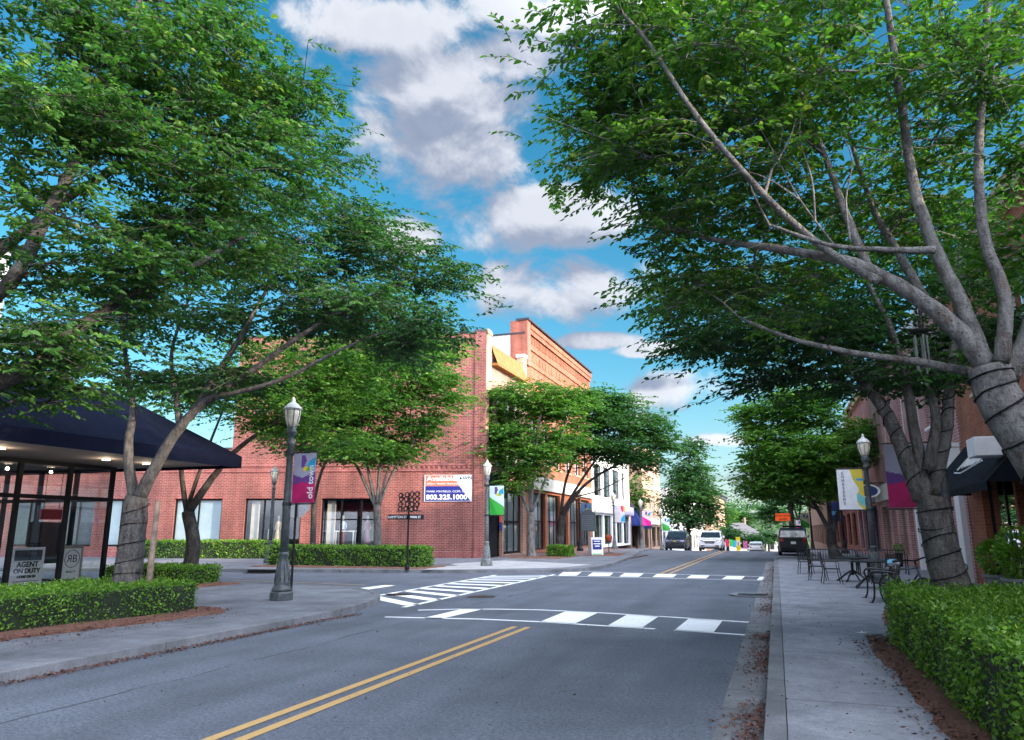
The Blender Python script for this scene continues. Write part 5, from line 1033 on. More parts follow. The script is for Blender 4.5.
W_ = plain('white_car_paint', (.78, .78, .8), .22, 0, .03, 2, 0, .5, .6); BK = plain('black_car_paint', (.012, .013, .016), .35, 0, .1, 2, 0, .2, .08); DG = plain('dark_car_paint', (.03, .034, .045), .22, .2, .1, 2, 0, .5, .7); SV = plain('silver_car_paint', (.45, .46, .48), .25, .5, .05, 2, 0, .5, .5)
car((-5.35, 67.3, -.03), 0, 'white oncoming car with black grille in the left lane', W_, 'white')
w1 = car((-8.95, 73.4, -.2), 0, 'dark parked car facing forward by the left kerb', DG, 'dark', H=1.82, W=1.95); m_ = MB(); m_.box(-.12, .12, -2.40, -2.36, .85, .92); m_.build('grille_emblem', c('gold', 200, 160, 50), w1)
bs_ = car((.98, 57.0, 0), PI, 'black parked utility vehicle seen from behind by the right kerb', BK, 'dark', H=1.84, W=1.95, Ln=4.8)
m_ = MB(); m_.box(-.62, .62, -.9, 1.4, 1.88, 1.95); m_.box(-.62, .62, 1.3, 1.42, 1.88, 2.0); m_.build('roof_rack', M['black'], bs_)
car((-2.9, 112, zg(112)), PI, 'white car with red tail lights far down the street', W_, 'white', Ln=4.6, H=1.6)
car((-8.9, 124, zg(124)), 0, 'silver parked car far along the left kerb', SV, 'suv', H=1.5)
car((1.0, 132, zg(132)), PI, 'dark parked car far along the right kerb', DG, 'dark', H=1.6)
hs = thing('house', 'small white house with grey hipped roof closing the far end of the street', 'house', (-9.5, 205, zg(205))); m_ = MB(); m_.box(-5, 5, 0, 8, 0, 5.2); m_.build('wall', M['cream'], hs)
m_ = MB(); m_.add([(-5.6, -.6, 5.2), (5.6, -.6, 5.2), (5.6, 8.6, 5.2), (-5.6, 8.6, 5.2), (-1.2, 4, 8.0), (1.2, 4, 8.0)], [(0, 1, 5, 4), (1, 2, 5), (2, 3, 4, 5), (3, 0, 4), (3, 2, 1, 0)]); m_.build('roof', plain('pale_roof', (.16, .15, .155), .8), hs)
for x_ in (-3.6, -1.6, .6, 2.8):
    m_ = MB(); m_.box(x_-.5, x_+.5, -.05, .02, 3.0, 4.5); f = m_.build('window', M['white_trim'], hs); m_ = MB(); m_.box(x_-.4, x_+.4, -.06, -.04, 3.1, 4.4); m_.build('pane', M['carglass'], f)
hs2 = thing('house', 'low white building beside the hipped roof house at the street end', 'house', (1, 215, zg(215))); m_ = MB(); m_.box(-4, 6, 0, 8, 0, 4.4); m_.build('wall', M['cream'], hs2); m_ = MB(); m_.add([(-4.5, -.5, 4.4), (6.5, -.5, 4.4), (6.5, 8.5, 4.4), (-4.5, 8.5, 4.4), (-4.5, 4, 6), (6.5, 4, 6)], [(0, 1, 5, 4), (2, 3, 4, 5), (1, 2, 5), (3, 0, 4)]); m_.build('roof', M['grey_roof'], hs2)
for x_ in (-2.5, 0, 2.5):
    m_ = MB(); m_.box(x_-.5, x_+.5, -.05, .02, 1.4, 3.0); m_.build('window', M['carglass'], hs2)

# ------------------------------------------------------------------ hedges, beds, litter
def bed(label_name, pts, h=.05):
    n = len(pts); cx_ = sum(p[0] for p in pts)/n; cy_ = sum(p[1] for p in pts)/n; m_ = MB(); rr = random.Random(n+int(cx_*10)); rings = []
    o = []
    for i in range(n):
        a, b = pts[i], pts[(i+1) % n]; k = max(1, int(math.hypot(b[0]-a[0], b[1]-a[1])/.35))
        for j in range(k): o.append((a[0]+(b[0]-a[0])*j/k+rr.uniform(-.05, .05), a[1]+(b[1]-a[1])*j/k+rr.uniform(-.05, .05)))
    vs = []
    for s_, z in ((1, .002), (.97, .03), (.85, h), (.4, h*1.2), (.02, h*1.2)): vs += [(cx_+(x-cx_)*s_, cy_+(y-cy_)*s_, SW+z+rr.uniform(0, .012)*(s_ < 1)) for x, y in o]
    N = len(o); m_.add(vs, [(i*N+j, i*N+(j+1) % N, (i+1)*N+(j+1) % N, (i+1)*N+j) for i in range(4) for j in range(N)])
    return tag(m_.build('mulch', M['mulch']), kind='stuff')
bed('m', [(-13.6, 0), (-10.75, 0), (-10.75, 8.6), (-10.35, 11.2), (-10.3, 12.6), (-10.9, 13.2), (-13.6, 13.0)])
bed('m', [(-19.2, 15.8), (-15.4, 16.2), (-15.3, 19.2), (-19.2, 19.6)])
bed('m', [(1.18, 0), (5.0, 0), (5.0, 12.9), (1.3, 12.9), (1.12, 11.8)])
bed('m', [(1.6, 14.6), (5.2, 14.6), (5.2, 17.4), (1.9, 17.4)], .03)
bed('m', [(-22.0, 28.1), (-13.9, 28.6), (-13.8, 31.0), (-22.2, 31.5)]); bed('m', [(-14.6, 41.0), (-11.6, 41.4), (-11.5, 45.5), (-14.6, 45.5)], .04); bed('m', [(-11.4, 46.2), (-9.4, 46.8), (-9.9, 52), (-11.4, 52)], .03)
hedge('low clipped hedge in the near left bed before the glass shop', [(-13.3, 1.5), (-11.25, 1.5), (-11.2, 8.8), (-10.85, 12.0), (-11.0, 12.5), (-13.3, 12.5)], SW, .58, 40000, .046)
hedge('short clipped hedge under the navy canopy corner beside the second trunk', [(-19.0, 17.6), (-15.95, 17.6), (-15.85, 18.9), (-19.0, 19.2)], SW, .52, 9000, .06)
hedge('large bright green clipped hedge along the right pavement', [(1.42, -1), (4.9, -1), (4.9, 12.45), (1.42, 12.45)], SW, .80, 120000, .043, jit=.06)
hd = lambda s, k: tuple((CA+cu*s+cn*k)[:2])
hedge('clipped hedge in front of the brick building shop windows across the side street', [(-21.6, 28.75), (-14.3, 29.1), (-14.2, 30.3), (-21.5, 30.6)], SW, .85, 13000, .09)
hedge('longer hedge under the blind covered windows of the brick wall', [hd(su(140), 1.9), hd(su(292), 1.9), hd(su(292), .9), hd(su(140), .9)], SW, .95, 12000, .1)
hedge('small square hedge beside the pale trunk on the far corner', [(-13.0, 43.6), (-11.7, 43.6), (-11.7, 45.0), (-13.0, 45.0)], SW, .62, 4000, .1)
def litter(n, fn, size=.05, name='fallen_leaves'):
    P = np.array([fn() for _ in range(n)]); D = unit(np.c_[rng.normal(0, 1, (n, 2)), rng.normal(0, .25, n)]); G = unit(np.array([0, 0, 1.])+rng.normal(0, .45, (n, 3))); G = unit(G-D*np.sum(G*D, 1)[:, None])
    L = size*rng.uniform(.5, 1.5, n); v, f, k = leaf_arrays(P, D, G, L, L*.5, False); tag(np_mesh(name, v, f, M['litter']), kind='stuff')
def gut_r():
    y = random.choice([random.gauss(6.9, .55), random.gauss(7.6, .5), random.gauss(10.6, .6), random.gauss(11.8, .6), random.gauss(13.2, .3), random.gauss(18, .8), random.uniform(4, 40), random.gauss(21.4, .5), random.gauss(28, 2), random.gauss(34, 2.5)]); return (-.22-abs(random.gauss(0, .17)), y, .012+random.random()*.02)
def gut_l():
    y = random.uniform(0, 14); return (-8.33+abs(random.gauss(0, .07))+.10*max(0, y-13), y, .008+random.random()*.03)
litter(4200, gut_r, .036); litter(3500, gut_l, .038)
litter(900, lambda: (-10.3+random.gauss(0, .35), random.uniform(2, 12.8), SW+.01), .04); litter(500, lambda: (1.1+random.gauss(0, .13), random.uniform(4, 12.5), SW+.012), .045)
litter(3200, lambda: (random.uniform(-11.2, -10.4), random.uniform(2, 12.9), SW+.03+random.random()*.03), .05); litter(2600, lambda: (random.uniform(1.14, 1.48), random.uniform(4, 12.9), SW+.02+random.random()*.03), .05); litter(700, lambda: (-8.3-abs(random.gauss(0, .2)), random.uniform(35, 52), .02), .09)
litter(260, lambda: (random.uniform(-8.2, -.6), random.uniform(4, 26), .008), .03)
litter(260, lambda: (random.uniform(-.2, 1.2), random.uniform(4, 26), SW+.005), .03)

# ------------------------------------------------------------------ trees
V = Vector
TR1L = [
    ([V((2.95, 7.6, .12)), V((2.62, 7.55, 1.0)), V((2.22, 7.5, 2.1)), *PL(7.5, (1001, 402), (988, 366))], .225, .168),
    (PL(7.5, (988, 366), (955, 328), (915, 296), (870, 270), (830, 257), (770, 248, 8), (700, 236, 8.3), (640, 212, 8.5)), .10, .02),
    (PL(7.4, (880, 282), (820, 245), (765, 195, 7), (700, 120, 6.5), (650, 45, 6.3), (610, 0, 6.2)), .048, .014),
    (PL(7.6, (982, 358), (962, 305), (938, 255), (915, 190), (905, 130), (895, 60, 7.2), (880, -40, 7.2)), .082, .026),
    (PL(7.4, (1000, 362), (1005, 300), (985, 240), (978, 160), (985, 60), (990, -60)), .072, .026),
    (PL(7.7, (1006, 380), (1030, 330), (1045, 250), (1055, 120), (1060, 0)), .10, .04),
    (PL(7.8, (970, 372), (920, 362), (850, 352), (790, 338, 8), (740, 318, 8.5)), .05, .015),
    (PL(7.2, (935, 250), (890, 250), (830, 245), (770, 225)), .04, .014), (PL(7.6, (870, 270), (850, 225), (830, 170, 8), (800, 90, 8.4), (770, 0, 8.6)), .05, .02), (PL(8, (925, 300), (900, 255, 8.6), (870, 200, 9), (845, 120, 9.4)), .06, .02)]
TR1 = tree('zelkova_tree', 'big tree nearest the camera on the right with pale forked limbs', TR1L,
    [LB(598, 85, 7.3, 40, 40, 1.0, 18), LB(590, 165, 8, 25, 18, .8, 7), LB(680, 55, 7, 80, 65, 1.4, 27), LB(790, 50, 7.5, 90, 70, 1.6, 25), LB(900, 40, 8, 80, 70, 1.7, 22), LB(1000, 70, 7.5, 70, 100, 1.6, 20), LB(665, 165, 8, 60, 50, 1.2, 20), LB(750, 160, 8, 75, 60, 1.4, 20), LB(850, 150, 9, 70, 70, 1.4, 15), LB(960, 180, 9, 60, 70, 1.4, 14), LB(695, 250, 8.8, 45, 40, 1.0, 16), LB(780, 285, 9.4, 70, 35, 1.2, 14), LB(870, 230, 9.6, 60, 40, 1.2, 9), LB(1010, 270, 9, 40, 40, 1.2, 7), LB(700, -60, 7.5, 140, 40, 1.8, 9), LB(890, -70, 7.8, 140, 40, 1.9, 9), LB(620, 10, 6.8, 30, 25, .8, 9)],
    M['leaf'], M['leaf_b'], M['bark_pale'], twigs=11, per=11, lsize=.085, pad_r=.62, keep=.66, seed=21, tw_len=.45, extra=[PL(7.2, (835, 246), (800, 200), (778, 160), (760, 128)), PL(7.1, (815, 222), (812, 180), (800, 140), (802, 105)), PL(7.1, (800, 200), (770, 180), (745, 172), (722, 178)), PL(7.0, (778, 160), (790, 138), (796, 118)), PL(7.2, (850, 240), (846, 200), (852, 160), (840, 130)), PL(7.1, (770, 226), (752, 190), (748, 160), (738, 130))])
TR2L = [
    ([V((2.3, 12.0, .12)), V((2.23, 12.0, .9)), V((2.12, 12, 1.6)), *PL(12, (932, 497))], .265, .205),
    (PL(12, (922, 500), (897, 435), (872, 392), (838, 352), (790, 322), (735, 300, 12.5)), .13, .025),
    (PL(12, (926, 497), (915, 435), (905, 380), (888, 322), (855, 262, 12.5)), .10, .03), (PL(12.1, (932, 495), (946, 430), (950, 375), (957, 310), (962, 230)), .11, .035), (PL(11.9, (928, 470), (936, 420), (925, 370, 12.4), (920, 310, 12.8)), .09, .03), (PL(12, (872, 392), (830, 380), (780, 372, 12.4)), .04, .014)]
TR2 = tree('zelkova_tree', 'dark forked tree behind the right hedge with wire wound trunk', TR2L,
    [LB(690, 318, 12, 28, 38, 1.2, 13), LB(750, 330, 12, 45, 32, 1.5, 16), LB(820, 325, 12.5, 55, 38, 1.8, 20), LB(890, 310, 13, 55, 50, 1.9, 16), LB(960, 300, 13, 55, 65, 1.9, 15), LB(850, 375, 12.6, 50, 14, 1.3, 8), LB(775, 375, 12.4, 30, 10, 1, 5), LB(880, 230, 12.5, 90, 40, 2, 9), LB(1010, 350, 13.4, 30, 25, 1, 4), LB(935, 378, 12.4, 24, 12, .8, 7)],
    M['leaf'], M['leaf_c'], M['bark'], twigs=12, per=11, lsize=.1, pad_r=.8, keep=.8, seed=22, tw_len=.6)
TL1 = tree('zelkova_tree', 'large shade tree at the far left edge rising from the near hedge', [
    ([V((-12.6, 5.4, .12)), V((-12.5, 5.4, 1.2)), V((-12.2, 5.4, 2.2))], .3, .24),
    ([V((-12.2, 5.4, 2.2)), V((-10.6, 5.9, 3.1)), *PL(6.2, (0, 382), (60, 342, 6.4), (120, 300, 7), (190, 268, 7.5), (250, 232, 8))], .16, .025),
    ([V((-12.2, 5.4, 2.2)), V((-11.2, 5.8, 3.6)), *PL(6, (-10, 300), (50, 210), (100, 110, 6.4), (140, 0, 7))], .15, .03),
    ([V((-11.2, 5.8, 3.6)), *PL(6.6, (0, 250), (80, 190, 7), (190, 130, 8), (270, 90, 8.6))], .1, .02), ([V((-12.2, 5.4, 2.2)), V((-10.6, 6.6, 2.7)), *PL(7.2, (0, 408), (45, 392), (95, 388))], .07, .014)],
    [LB(40, 60, 6, 70, 70, 1.6, 21), LB(130, 45, 6.5, 70, 60, 1.6, 20), LB(205, 50, 7.5, 45, 50, 1.4, 16), LB(278, 90, 8.6, 30, 36, 1.1, 12), LB(60, 165, 6, 80, 60, 1.5, 18), LB(165, 155, 7, 70, 55, 1.5, 21), LB(262, 165, 8.5, 45, 45, 1.2, 16), LB(90, 262, 6.5, 90, 40, 1.4, 20), LB(205, 240, 8, 65, 40, 1.3, 17), LB(20, 335, 6, 60, 35, 1.2, 13), LB(45, 392, 7, 45, 12, .8, 7), LB(90, -60, 6.5, 130, 40, 1.8, 11), LB(200, -50, 8, 40, 40, 1.5, 8)],
    M['leaf'], M['leaf'], M['bark_dark'], twigs=12, per=11, lsize=.095, pad_r=.68, keep=.74, seed=23, tw_len=.5)
TL2L = [
    ([V((-12.05, 11.7, .12)), V((-12.0, 11.7, 1.1)), *PL(11.7, (137, 497))], .29, .22),
    (PL(11.7, (134, 500), (128, 450), (133, 412), (127, 365), (118, 300, 11)), .12, .03), (PL(11.7, (140, 497), (160, 458), (182, 425), (205, 402), (250, 372), (300, 336), (350, 305, 12.5), (410, 280, 13)), .135, .02),
    (PL(11.7, (180, 427), (176, 395), (172, 350), (192, 290)), .08, .02), (PL(11.8, (190, 417), (216, 376), (240, 338), (262, 298), (300, 235, 12.5)), .09, .02), (PL(11.7, (215, 398), (280, 380), (340, 350, 12), (400, 325, 13)), .06, .016)]
TL2 = tree('zelkova_tree', 'forked tree with grey patterned trunk growing from the near left hedge', TL2L,
    [LB(318, 215, 12, 45, 35, 1.6, 17), LB(325, 160, 12.6, 10, 30, 1.0, 6), LB(385, 262, 13, 35, 25, 1.4, 13), LB(435, 282, 13.5, 22, 22, 1.0, 8), LB(300, 300, 12, 60, 32, 1.8, 19), LB(370, 318, 13, 45, 25, 1.5, 13), LB(195, 320, 11.6, 60, 32, 1.7, 15), LB(115, 330, 11, 60, 30, 1.6, 11), LB(240, 250, 12, 55, 40, 1.7, 13), LB(425, 330, 13.6, 18, 15, 1, 7), LB(150, 375, 11.8, 55, 12, 1.2, 9), LB(60, 350, 11.4, 50, 22, 1.4, 9), LB(230, 385, 12, 40, 12, 1.2, 7), LB(410, 345, 13.6, 30, 12, 1.2, 8), LB(290, 270, 12.4, 50, 25, 1.6, 10), LB(200, 190, 12, 90, 50, 2, 9), LB(222, 110, 12.5, 50, 45, 2, 11)],
    M['leaf'], M['leaf_c'], M['bark'], twigs=12, per=11, lsize=.11, pad_r=.85, keep=.74, seed=24, tw_len=.62)
tree('zelkova_tree', 'slanting tree growing behind the navy canopy corner', [
    ([V((-17.5, 19.3, .12)), V((-17.3, 19.3, 1.2)), *PL(19.3, (188, 512))], .24, .19), (PL(19.3, (187, 514), (181, 468), (185, 440)), .09, .06), (PL(19.3, (190, 510), (212, 478), (240, 447), (290, 412), (340, 372, 20)), .14, .03), (PL(19.3, (188, 505), (200, 470), (215, 430), (235, 380)), .08, .025)],
    [LB(295, 395, 19, 45, 24, 1.9, 24), LB(240, 365, 18.6, 50, 30, 2, 22), LB(355, 355, 20, 42, 25, 2, 22), LB(300, 345, 19.5, 45, 25, 2, 16), LB(395, 315, 20, 30, 25, 1.6, 13), LB(340, 395, 20, 30, 15, 1.6, 10), LB(410, 360, 20.5, 22, 15, 1.4, 8), LB(215, 402, 19.6, 38, 14, 1.6, 16), LB(160, 392, 19.4, 40, 16, 1.6, 14), LB(255, 420, 19.4, 25, 10, 1.2, 10), LB(285, 425, 20, 30, 12, 1.4, 14), LB(340, 435, 20.5, 22, 9, 1.2, 9), LB(262, 385, 19.2, 35, 18, 1.8, 14), LB(320, 378, 19.8, 35, 16, 1.8, 12)],
    M['leaf'], M['leaf_b'], M['bark_dark'], twigs=11, per=10, lsize=.13, pad_r=.85, keep=.85, seed=25, tw_len=.7, hexa=False)
p = at(313, 560, 31.6)
tree('zelkova_tree', 'slender tree rising from the hedge behind the corner lamp post', [
    ([V((p.x, 31.6, .12)), *PL(31.6, (313, 545), (314, 500))], .17, .13), (PL(31.6, (314, 500), (322, 470), (336, 440), (345, 410)), .1, .03), (PL(31.6, (314, 500), (306, 460), (298, 425)), .08, .03)],
    [LB(330, 428, 31.5, 25, 14, 1.5, 16), LB(298, 420, 31.5, 22, 14, 1.5, 14), LB(345, 395, 31.5, 25, 18, 1.6, 14), LB(305, 385, 31.5, 25, 18, 1.6, 12), LB(310, 448, 31.5, 22, 10, 1.4, 10), LB(285, 440, 31.5, 18, 10, 1.3, 8)], M['leaf'], M['leaf_c'], M['bark_dark'], twigs=10, per=9, lsize=.17, pad_r=.9, seed=26, tw_len=.8, hexa=False)
p = at(378, 562, 30.4)
tree('zelkova_tree', 'vase shaped tree in the hedge before the red brick wall', [
    ([V((p.x, 30.4, .12)), *PL(30.4, (378, 545), (377, 505))], .2, .17), (PL(30.4, (376, 508), (356, 465), (335, 435), (325, 415)), .09, .03), (PL(30.4, (376, 506), (366, 460), (360, 420), (356, 380)), .09, .03), (PL(30.4, (377, 505), (381, 455), (388, 405), (395, 360)), .1, .03), (PL(30.4, (378, 507), (395, 468), (415, 440), (430, 410)), .08, .025), (PL(30.4, (378, 507), (388, 470), (405, 430), (420, 380)), .07, .025)],
    [LB(392, 395, 30.4, 36, 32, 2, 44), LB(352, 410, 30.4, 32, 20, 1.9, 28), LB(425, 372, 30.6, 18, 18, 1.5, 14), LB(395, 350, 30.6, 32, 20, 1.9, 22), LB(414, 425, 30.4, 18, 12, 1.4, 14), LB(375, 440, 30.4, 24, 9, 1.2, 14), LB(345, 440, 30.4, 18, 8, 1.2, 8), LB(350, 370, 30.4, 25, 18, 1.8, 14), LB(400, 448, 30.4, 26, 8, 1.4, 12), LB(345, 455, 30.4, 22, 8, 1.4, 10), LB(438, 405, 30.6, 12, 16, 1.2, 9), LB(415, 335, 30.8, 24, 14, 1.6, 12), LB(450, 388, 30.6, 8, 18, 1.1, 9), LB(440, 350, 30.8, 14, 12, 1.3, 8), LB(370, 455, 30.2, 30, 7, 1.4, 12)], M['leaf'], M['leaf_b'], M['bark'], twigs=11, per=9, lsize=.17, pad_r=.9, seed=27, tw_len=.8, hexa=False)
tree('zelkova_tree', 'pale trunked tree standing in the mulch bed on the far corner', [
    ([V((-13.75, 43, .12)), *PL(43, (531, 540), (531, 512))], .24, .2), (PL(43, (530, 514), (520, 490), (512, 455), (505, 420)), .1, .04), (PL(43, (531, 512), (534, 470), (540, 420), (545, 395)), .11, .04), (PL(43, (532, 512), (545, 480), (560, 440), (570, 410)), .1, .04), (PL(43, (531, 512), (527, 470), (524, 430)), .08, .04)],
    [LB(496, 415, 43, 16, 24, 1.6, 22), LB(538, 400, 43.6, 30, 18, 2.2, 34), LB(523, 440, 43, 22, 20, 1.8, 26), LB(562, 425, 43.6, 22, 26, 1.8, 24), LB(517, 480, 42.4, 10, 10, 1, 8), LB(490, 455, 42.5, 12, 14, 1, 9), LB(548, 455, 43, 18, 12, 1.4, 12), LB(510, 392, 43, 18, 12, 1.6, 10), LB(528, 468, 42.6, 18, 10, 1.2, 10), LB(480, 432, 42.8, 10, 12, 1.2, 7), LB(575, 395, 44, 16, 14, 1.6, 9)], M['leaf'], M['leaf_b'], M['bark_pale'], twigs=11, per=8, lsize=.22, pad_r=1.0, seed=28, tw_len=.9, hexa=False, branch_r=.03)
p = at(560, 552, 50.5)
tree('zelkova_tree', 'dark leaning multi stemmed tree before the tall orange brick front', [
    ([V((p.x, 50.5, .12)), *PL(50.5, (560, 540), (562, 515))], .28, .24), (PL(50.5, (563, 517), (578, 492), (600, 474), (628, 460), (655, 450, 51)), .15, .04), (PL(50.5, (561, 515), (566, 480), (580, 445), (590, 410)), .13, .04), (PL(50.5, (562, 512), (585, 475), (610, 440), (625, 415)), .12, .04), (PL(50.5, (575, 497), (600, 490), (630, 475)), .06, .03)],
    [LB(588, 412, 50.4, 34, 22, 2.6, 40), LB(630, 422, 51, 26, 20, 2.4, 32), LB(608, 448, 50, 36, 13, 2.2, 26), LB(572, 448, 50, 15, 16, 1.8, 14), LB(656, 436, 52, 15, 16, 1.8, 17), LB(625, 458, 50.5, 30, 9, 1.6, 12), LB(610, 400, 50.6, 24, 12, 1.8, 12), LB(645, 462, 51, 14, 9, 1.4, 7)], M['leaf'], M['leaf_c'], M['bark_dark'], twigs=12, per=8, lsize=.24, pad_r=1.05, seed=29, tw_len=.95, hexa=False, branch_r=.035)
def simple(name, label, px_, Y, lobes, mat, bk, tr=.22, seed=1, size=.4, tw=9, per=7, group='street trees', pad=1.3, twl=1.2, fork=None):
    g = zg(Y)+.1; a = at(px_, 540, Y); zc = min(l[0][2]-l[1][2]*.4 for l in lobes); limbs = [([V((a.x, Y, g)), V((a.x+.1, Y, g+(zc-g)*.5)), V((a.x+.05, Y, zc))], tr, tr*.7)]
    for l in lobes: limbs.append(([V((a.x+.05, Y, zc-.4)), (V((a.x, Y, zc))+V(l[0]))/2+V((0, 0, .4)), V(l[0])], tr*.5, .05))
    return tree(name, label, limbs, lobes, None, mat, bk, group, tw, per, size, pad, False, seed, twl, flat_=.34, branch_r=.04)
simple('oak_tree', 'tall conical tree rising behind the oncoming cars on the left', 688, 92, [LB(690, 452, 92, 8, 12, 1.6, 12), LB(688, 475, 92, 17, 14, 2.4, 26), LB(690, 497, 92, 26, 14, 3, 40), LB(672, 508, 91, 12, 8, 2, 8), LB(708, 512, 93, 10, 10, 2, 8), LB(690, 517, 91, 22, 8, 2.4, 18)], M['leaf_c'], M['bark_dark'], .3, 31, .36, 11, 8)
simple('oak_tree', 'small tree showing between the white shop and the orange block', 636, 91.5, [LB(636, 490, 91.5, 5, 10, 1.6, 9), LB(634, 505, 91.5, 6, 7, 1.6, 6)], M['leaf_b'], M['bark_dark'], .15, 32, .36)
p = at(832, 556, 46.5)
tree('zelkova_tree', 'spreading bright tree over the cafe furniture on the right pavement', [
    ([V((3.05, 46.5, .12)), *PL(46.5, (832, 545), (831, 530))], .3, .26), (PL(46.5, (830, 532), (815, 505), (795, 480), (780, 455)), .15, .05), (PL(46.5, (831, 530), (828, 495), (825, 450), (820, 420)), .15, .05), (PL(46.5, (832, 532), (842, 500), (852, 470), (858, 440)), .13, .05), (PL(46.5, (818, 510), (795, 500), (775, 492)), .07, .03)],
    [LB(795, 398, 46.5, 34, 14, 2.4, 20), LB(755, 420, 46.5, 16, 18, 2, 14), LB(800, 412, 46.5, 38, 22, 2.6, 32), LB(773, 445, 46, 28, 22, 2.6, 30), LB(815, 450, 45.5, 40, 25, 2.8, 40), LB(850, 440, 47, 20, 35, 2.2, 22), LB(762, 480, 46, 16, 16, 2, 16), LB(800, 482, 45.5, 32, 12, 2.2, 22), LB(838, 487, 46, 22, 10, 2, 13)], M['leaf'], M['leaf_l'], M['bark_dark'], twigs=12, per=9, lsize=.22, pad_r=1.0, seed=33, tw_len=.9, hexa=False, branch_r=.035)
simple('zelkova_tree', 'darker tree behind the bright one beyond the black vehicle', 792, 74, [LB(770, 455, 74, 16, 18, 2.6, 14), LB(795, 440, 74, 22, 20, 3, 18), LB(760, 485, 74, 10, 12, 2.2, 9), LB(790, 490, 74, 22, 12, 3, 14), LB(815, 470, 74, 18, 22, 3, 14)], M['leaf_c'], M['bark_dark'], .3, 34, .32, 11, 8)
simple('zelkova_tree', 'tree farther along the right pavement by the road work sign', 800, 104, [LB(785, 492, 104, 14, 14, 3, 16), LB(805, 480, 104, 16, 18, 3, 14), LB(775, 515, 104, 8, 8, 2, 6)], M['leaf_c'], M['bark_dark'], .28, 35, .42, 10, 8)
for i, (px_, py_, Y, rx_, ry_, mt, lab) in enumerate(((727, 533, 150, 7, 7, 'leaf_c', 'dark rounded tree by the far brown tower'), (724, 515, 300, 9, 10, 'leaf_b', 'yellow green tree behind the dark rounded tree'), (742, 519, 310, 7, 8, 'leaf_b', 'lighter green tree left of the far utility pole'), (772, 512, 310, 14, 10, 'leaf_c', 'broad green tree to the right of the white house'), (752, 541, 150, 5, 4, 'leaf_c', 'low bush tree before the white house'), (768, 536, 190, 5, 5, 'leaf_c', 'small tree at the right corner of the white house'))):
    simple('oak_tree', lab, px_, Y, [LB(px_, py_, Y, rx_, ry_, rx_*.35, 16)], M[mt], M['bark_dark'], .3, 40+i, .55 if Y < 200 else 1.0, 9, 7, 'far end trees', 1.6 if Y < 200 else 2.4, 1.4 if Y < 200 else 2.2)
m_ = MB(); q = at(745, 530, 280); m_.tube([(q.x, 280, zg(280)), (q.x, 280, 6)], .45, 7); m_.tube([(q.x-1, 280, 5), (q.x+1, 280, 5)], .15, 5); tag(m_.build('utility_pole', M['wood']), 'tall brown utility pole above the white house roof', 'pole')
# wooded ridge closing the view: one mass
m_ = MB(); hx = np.linspace(-420, 300, 25)
def hz(x): return -8+20*math.exp(-((x+30)/90)**2)+14*math.exp(-((x+160)/70)**2)+12*math.exp(-((x-120)/80)**2)
for i in range(24):
    for j in range(5):
        q = []
        for a, b in ((i, j), (i+1, j), (i+1, j+1), (i, j+1)): yy = 350+b*40; k = math.sin(PI*min(b/3.2, 1)*.5); q.append((hx[a], yy, -9+(hz(hx[a])+9)*k))
        m_.quad(*q)
struct(m_.build('hill', M['ground']))
n = 26000; xx = rng.uniform(-260, 180, n); bb = rng.uniform(0, 4, n); cl = np.round(xx/7); kk = np.sin(np.pi*np.minimum(bb/3.2, 1)*.5)
zz = np.array([-9+(hz(x)+9)*k for x, k in zip(xx, kk)]); tops = 5.5+2.2*np.sin(xx*.45+np.round(bb*3)*2.1)+1.6*np.sin(xx*.9+bb*5); zz = zz+rng.uniform(.1, 1, n)**.6*tops
D = unit(rng.normal(0, 1, (n, 3))); G = unit(np.cross(D, rng.normal(0, 1, (n, 3)))); L = rng.uniform(.9, 1.9, n); v, f, k = leaf_arrays(np.c_[xx, 350+bb*40, zz], D, G, L, L*.6, False)
tag(np_mesh('woods', v, f, M['leaf_c'], tint=np.repeat(np.clip(.45+.25*np.sin(xx*.45+np.round(bb*3)*2.1)+rng.normal(0, .12, n), 0, 1), k)), 'far tree covered ridge at the end of the street', 'woods', kind='stuff')
# wire of string lights wound round the trunks
def string_lights(label, limb, f0, f1, turns, flare=False):
    pts, r0, r1 = limb; sp_ = smooth_line([tuple(q) for q in pts], 5); n = len(sp_); rr = [r0+(r1-r0)*(i/(n-1))**.8 for i in range(n)]
    if flare: rr = [r*(1+.45*math.exp(-max(sp_[i][2]-sp_[0][2], 0)/.22)) for i, r in enumerate(rr)]
    N = turns*16; out = []; rd = random.Random(turns*7+n); tw = [rd.uniform(-.3, .3) for _ in range(turns+2)]
    for i in range(N+1):
        f = (f0+(f1-f0)*i/N)*(n-1); j = min(int(f), n-2); a = V(sp_[j]).lerp(V(sp_[j+1]), f-j); ax = (V(sp_[j+1])-V(sp_[j])).normalized(); e1 = ax.cross(V((0, 1, 0))).normalized(); e2 = ax.cross(e1)
        r_ = (rr[j]+(rr[j+1]-rr[j])*(f-j))*1.03+.004; th = 2*PI*i/16; q = a+(e1*math.cos(th)+e2*math.sin(th))*r_+ax*tw[i//16]*.25*math.sin(th); out.append(q)
    t_ = thing('string_lights', label, 'string lights', tuple(out[0]), 0, 'string lights wound on trunks'); m_ = MB(); m_.tube(out, .0085, 5); m_.build('wire', M['black'], t_, True)
string_lights('black wire of string lights wound round the nearest right trunk', TR1L[0], .25, .97, 8, True)
string_lights('black wire of string lights wound round the dark forked trunk', TR2L[0], .3, .95, 6, True)
string_lights('black wire wound up the leaning left stem of the dark forked tree', TR2L[1], .06, .45, 6)
string_lights('black wire wound up the upright right stem of the dark forked tree', TR2L[3], .08, .7, 8)
string_lights('black wire wound round the grey patterned trunk in the left hedge', TL2L[0], .35, .95, 5, True)

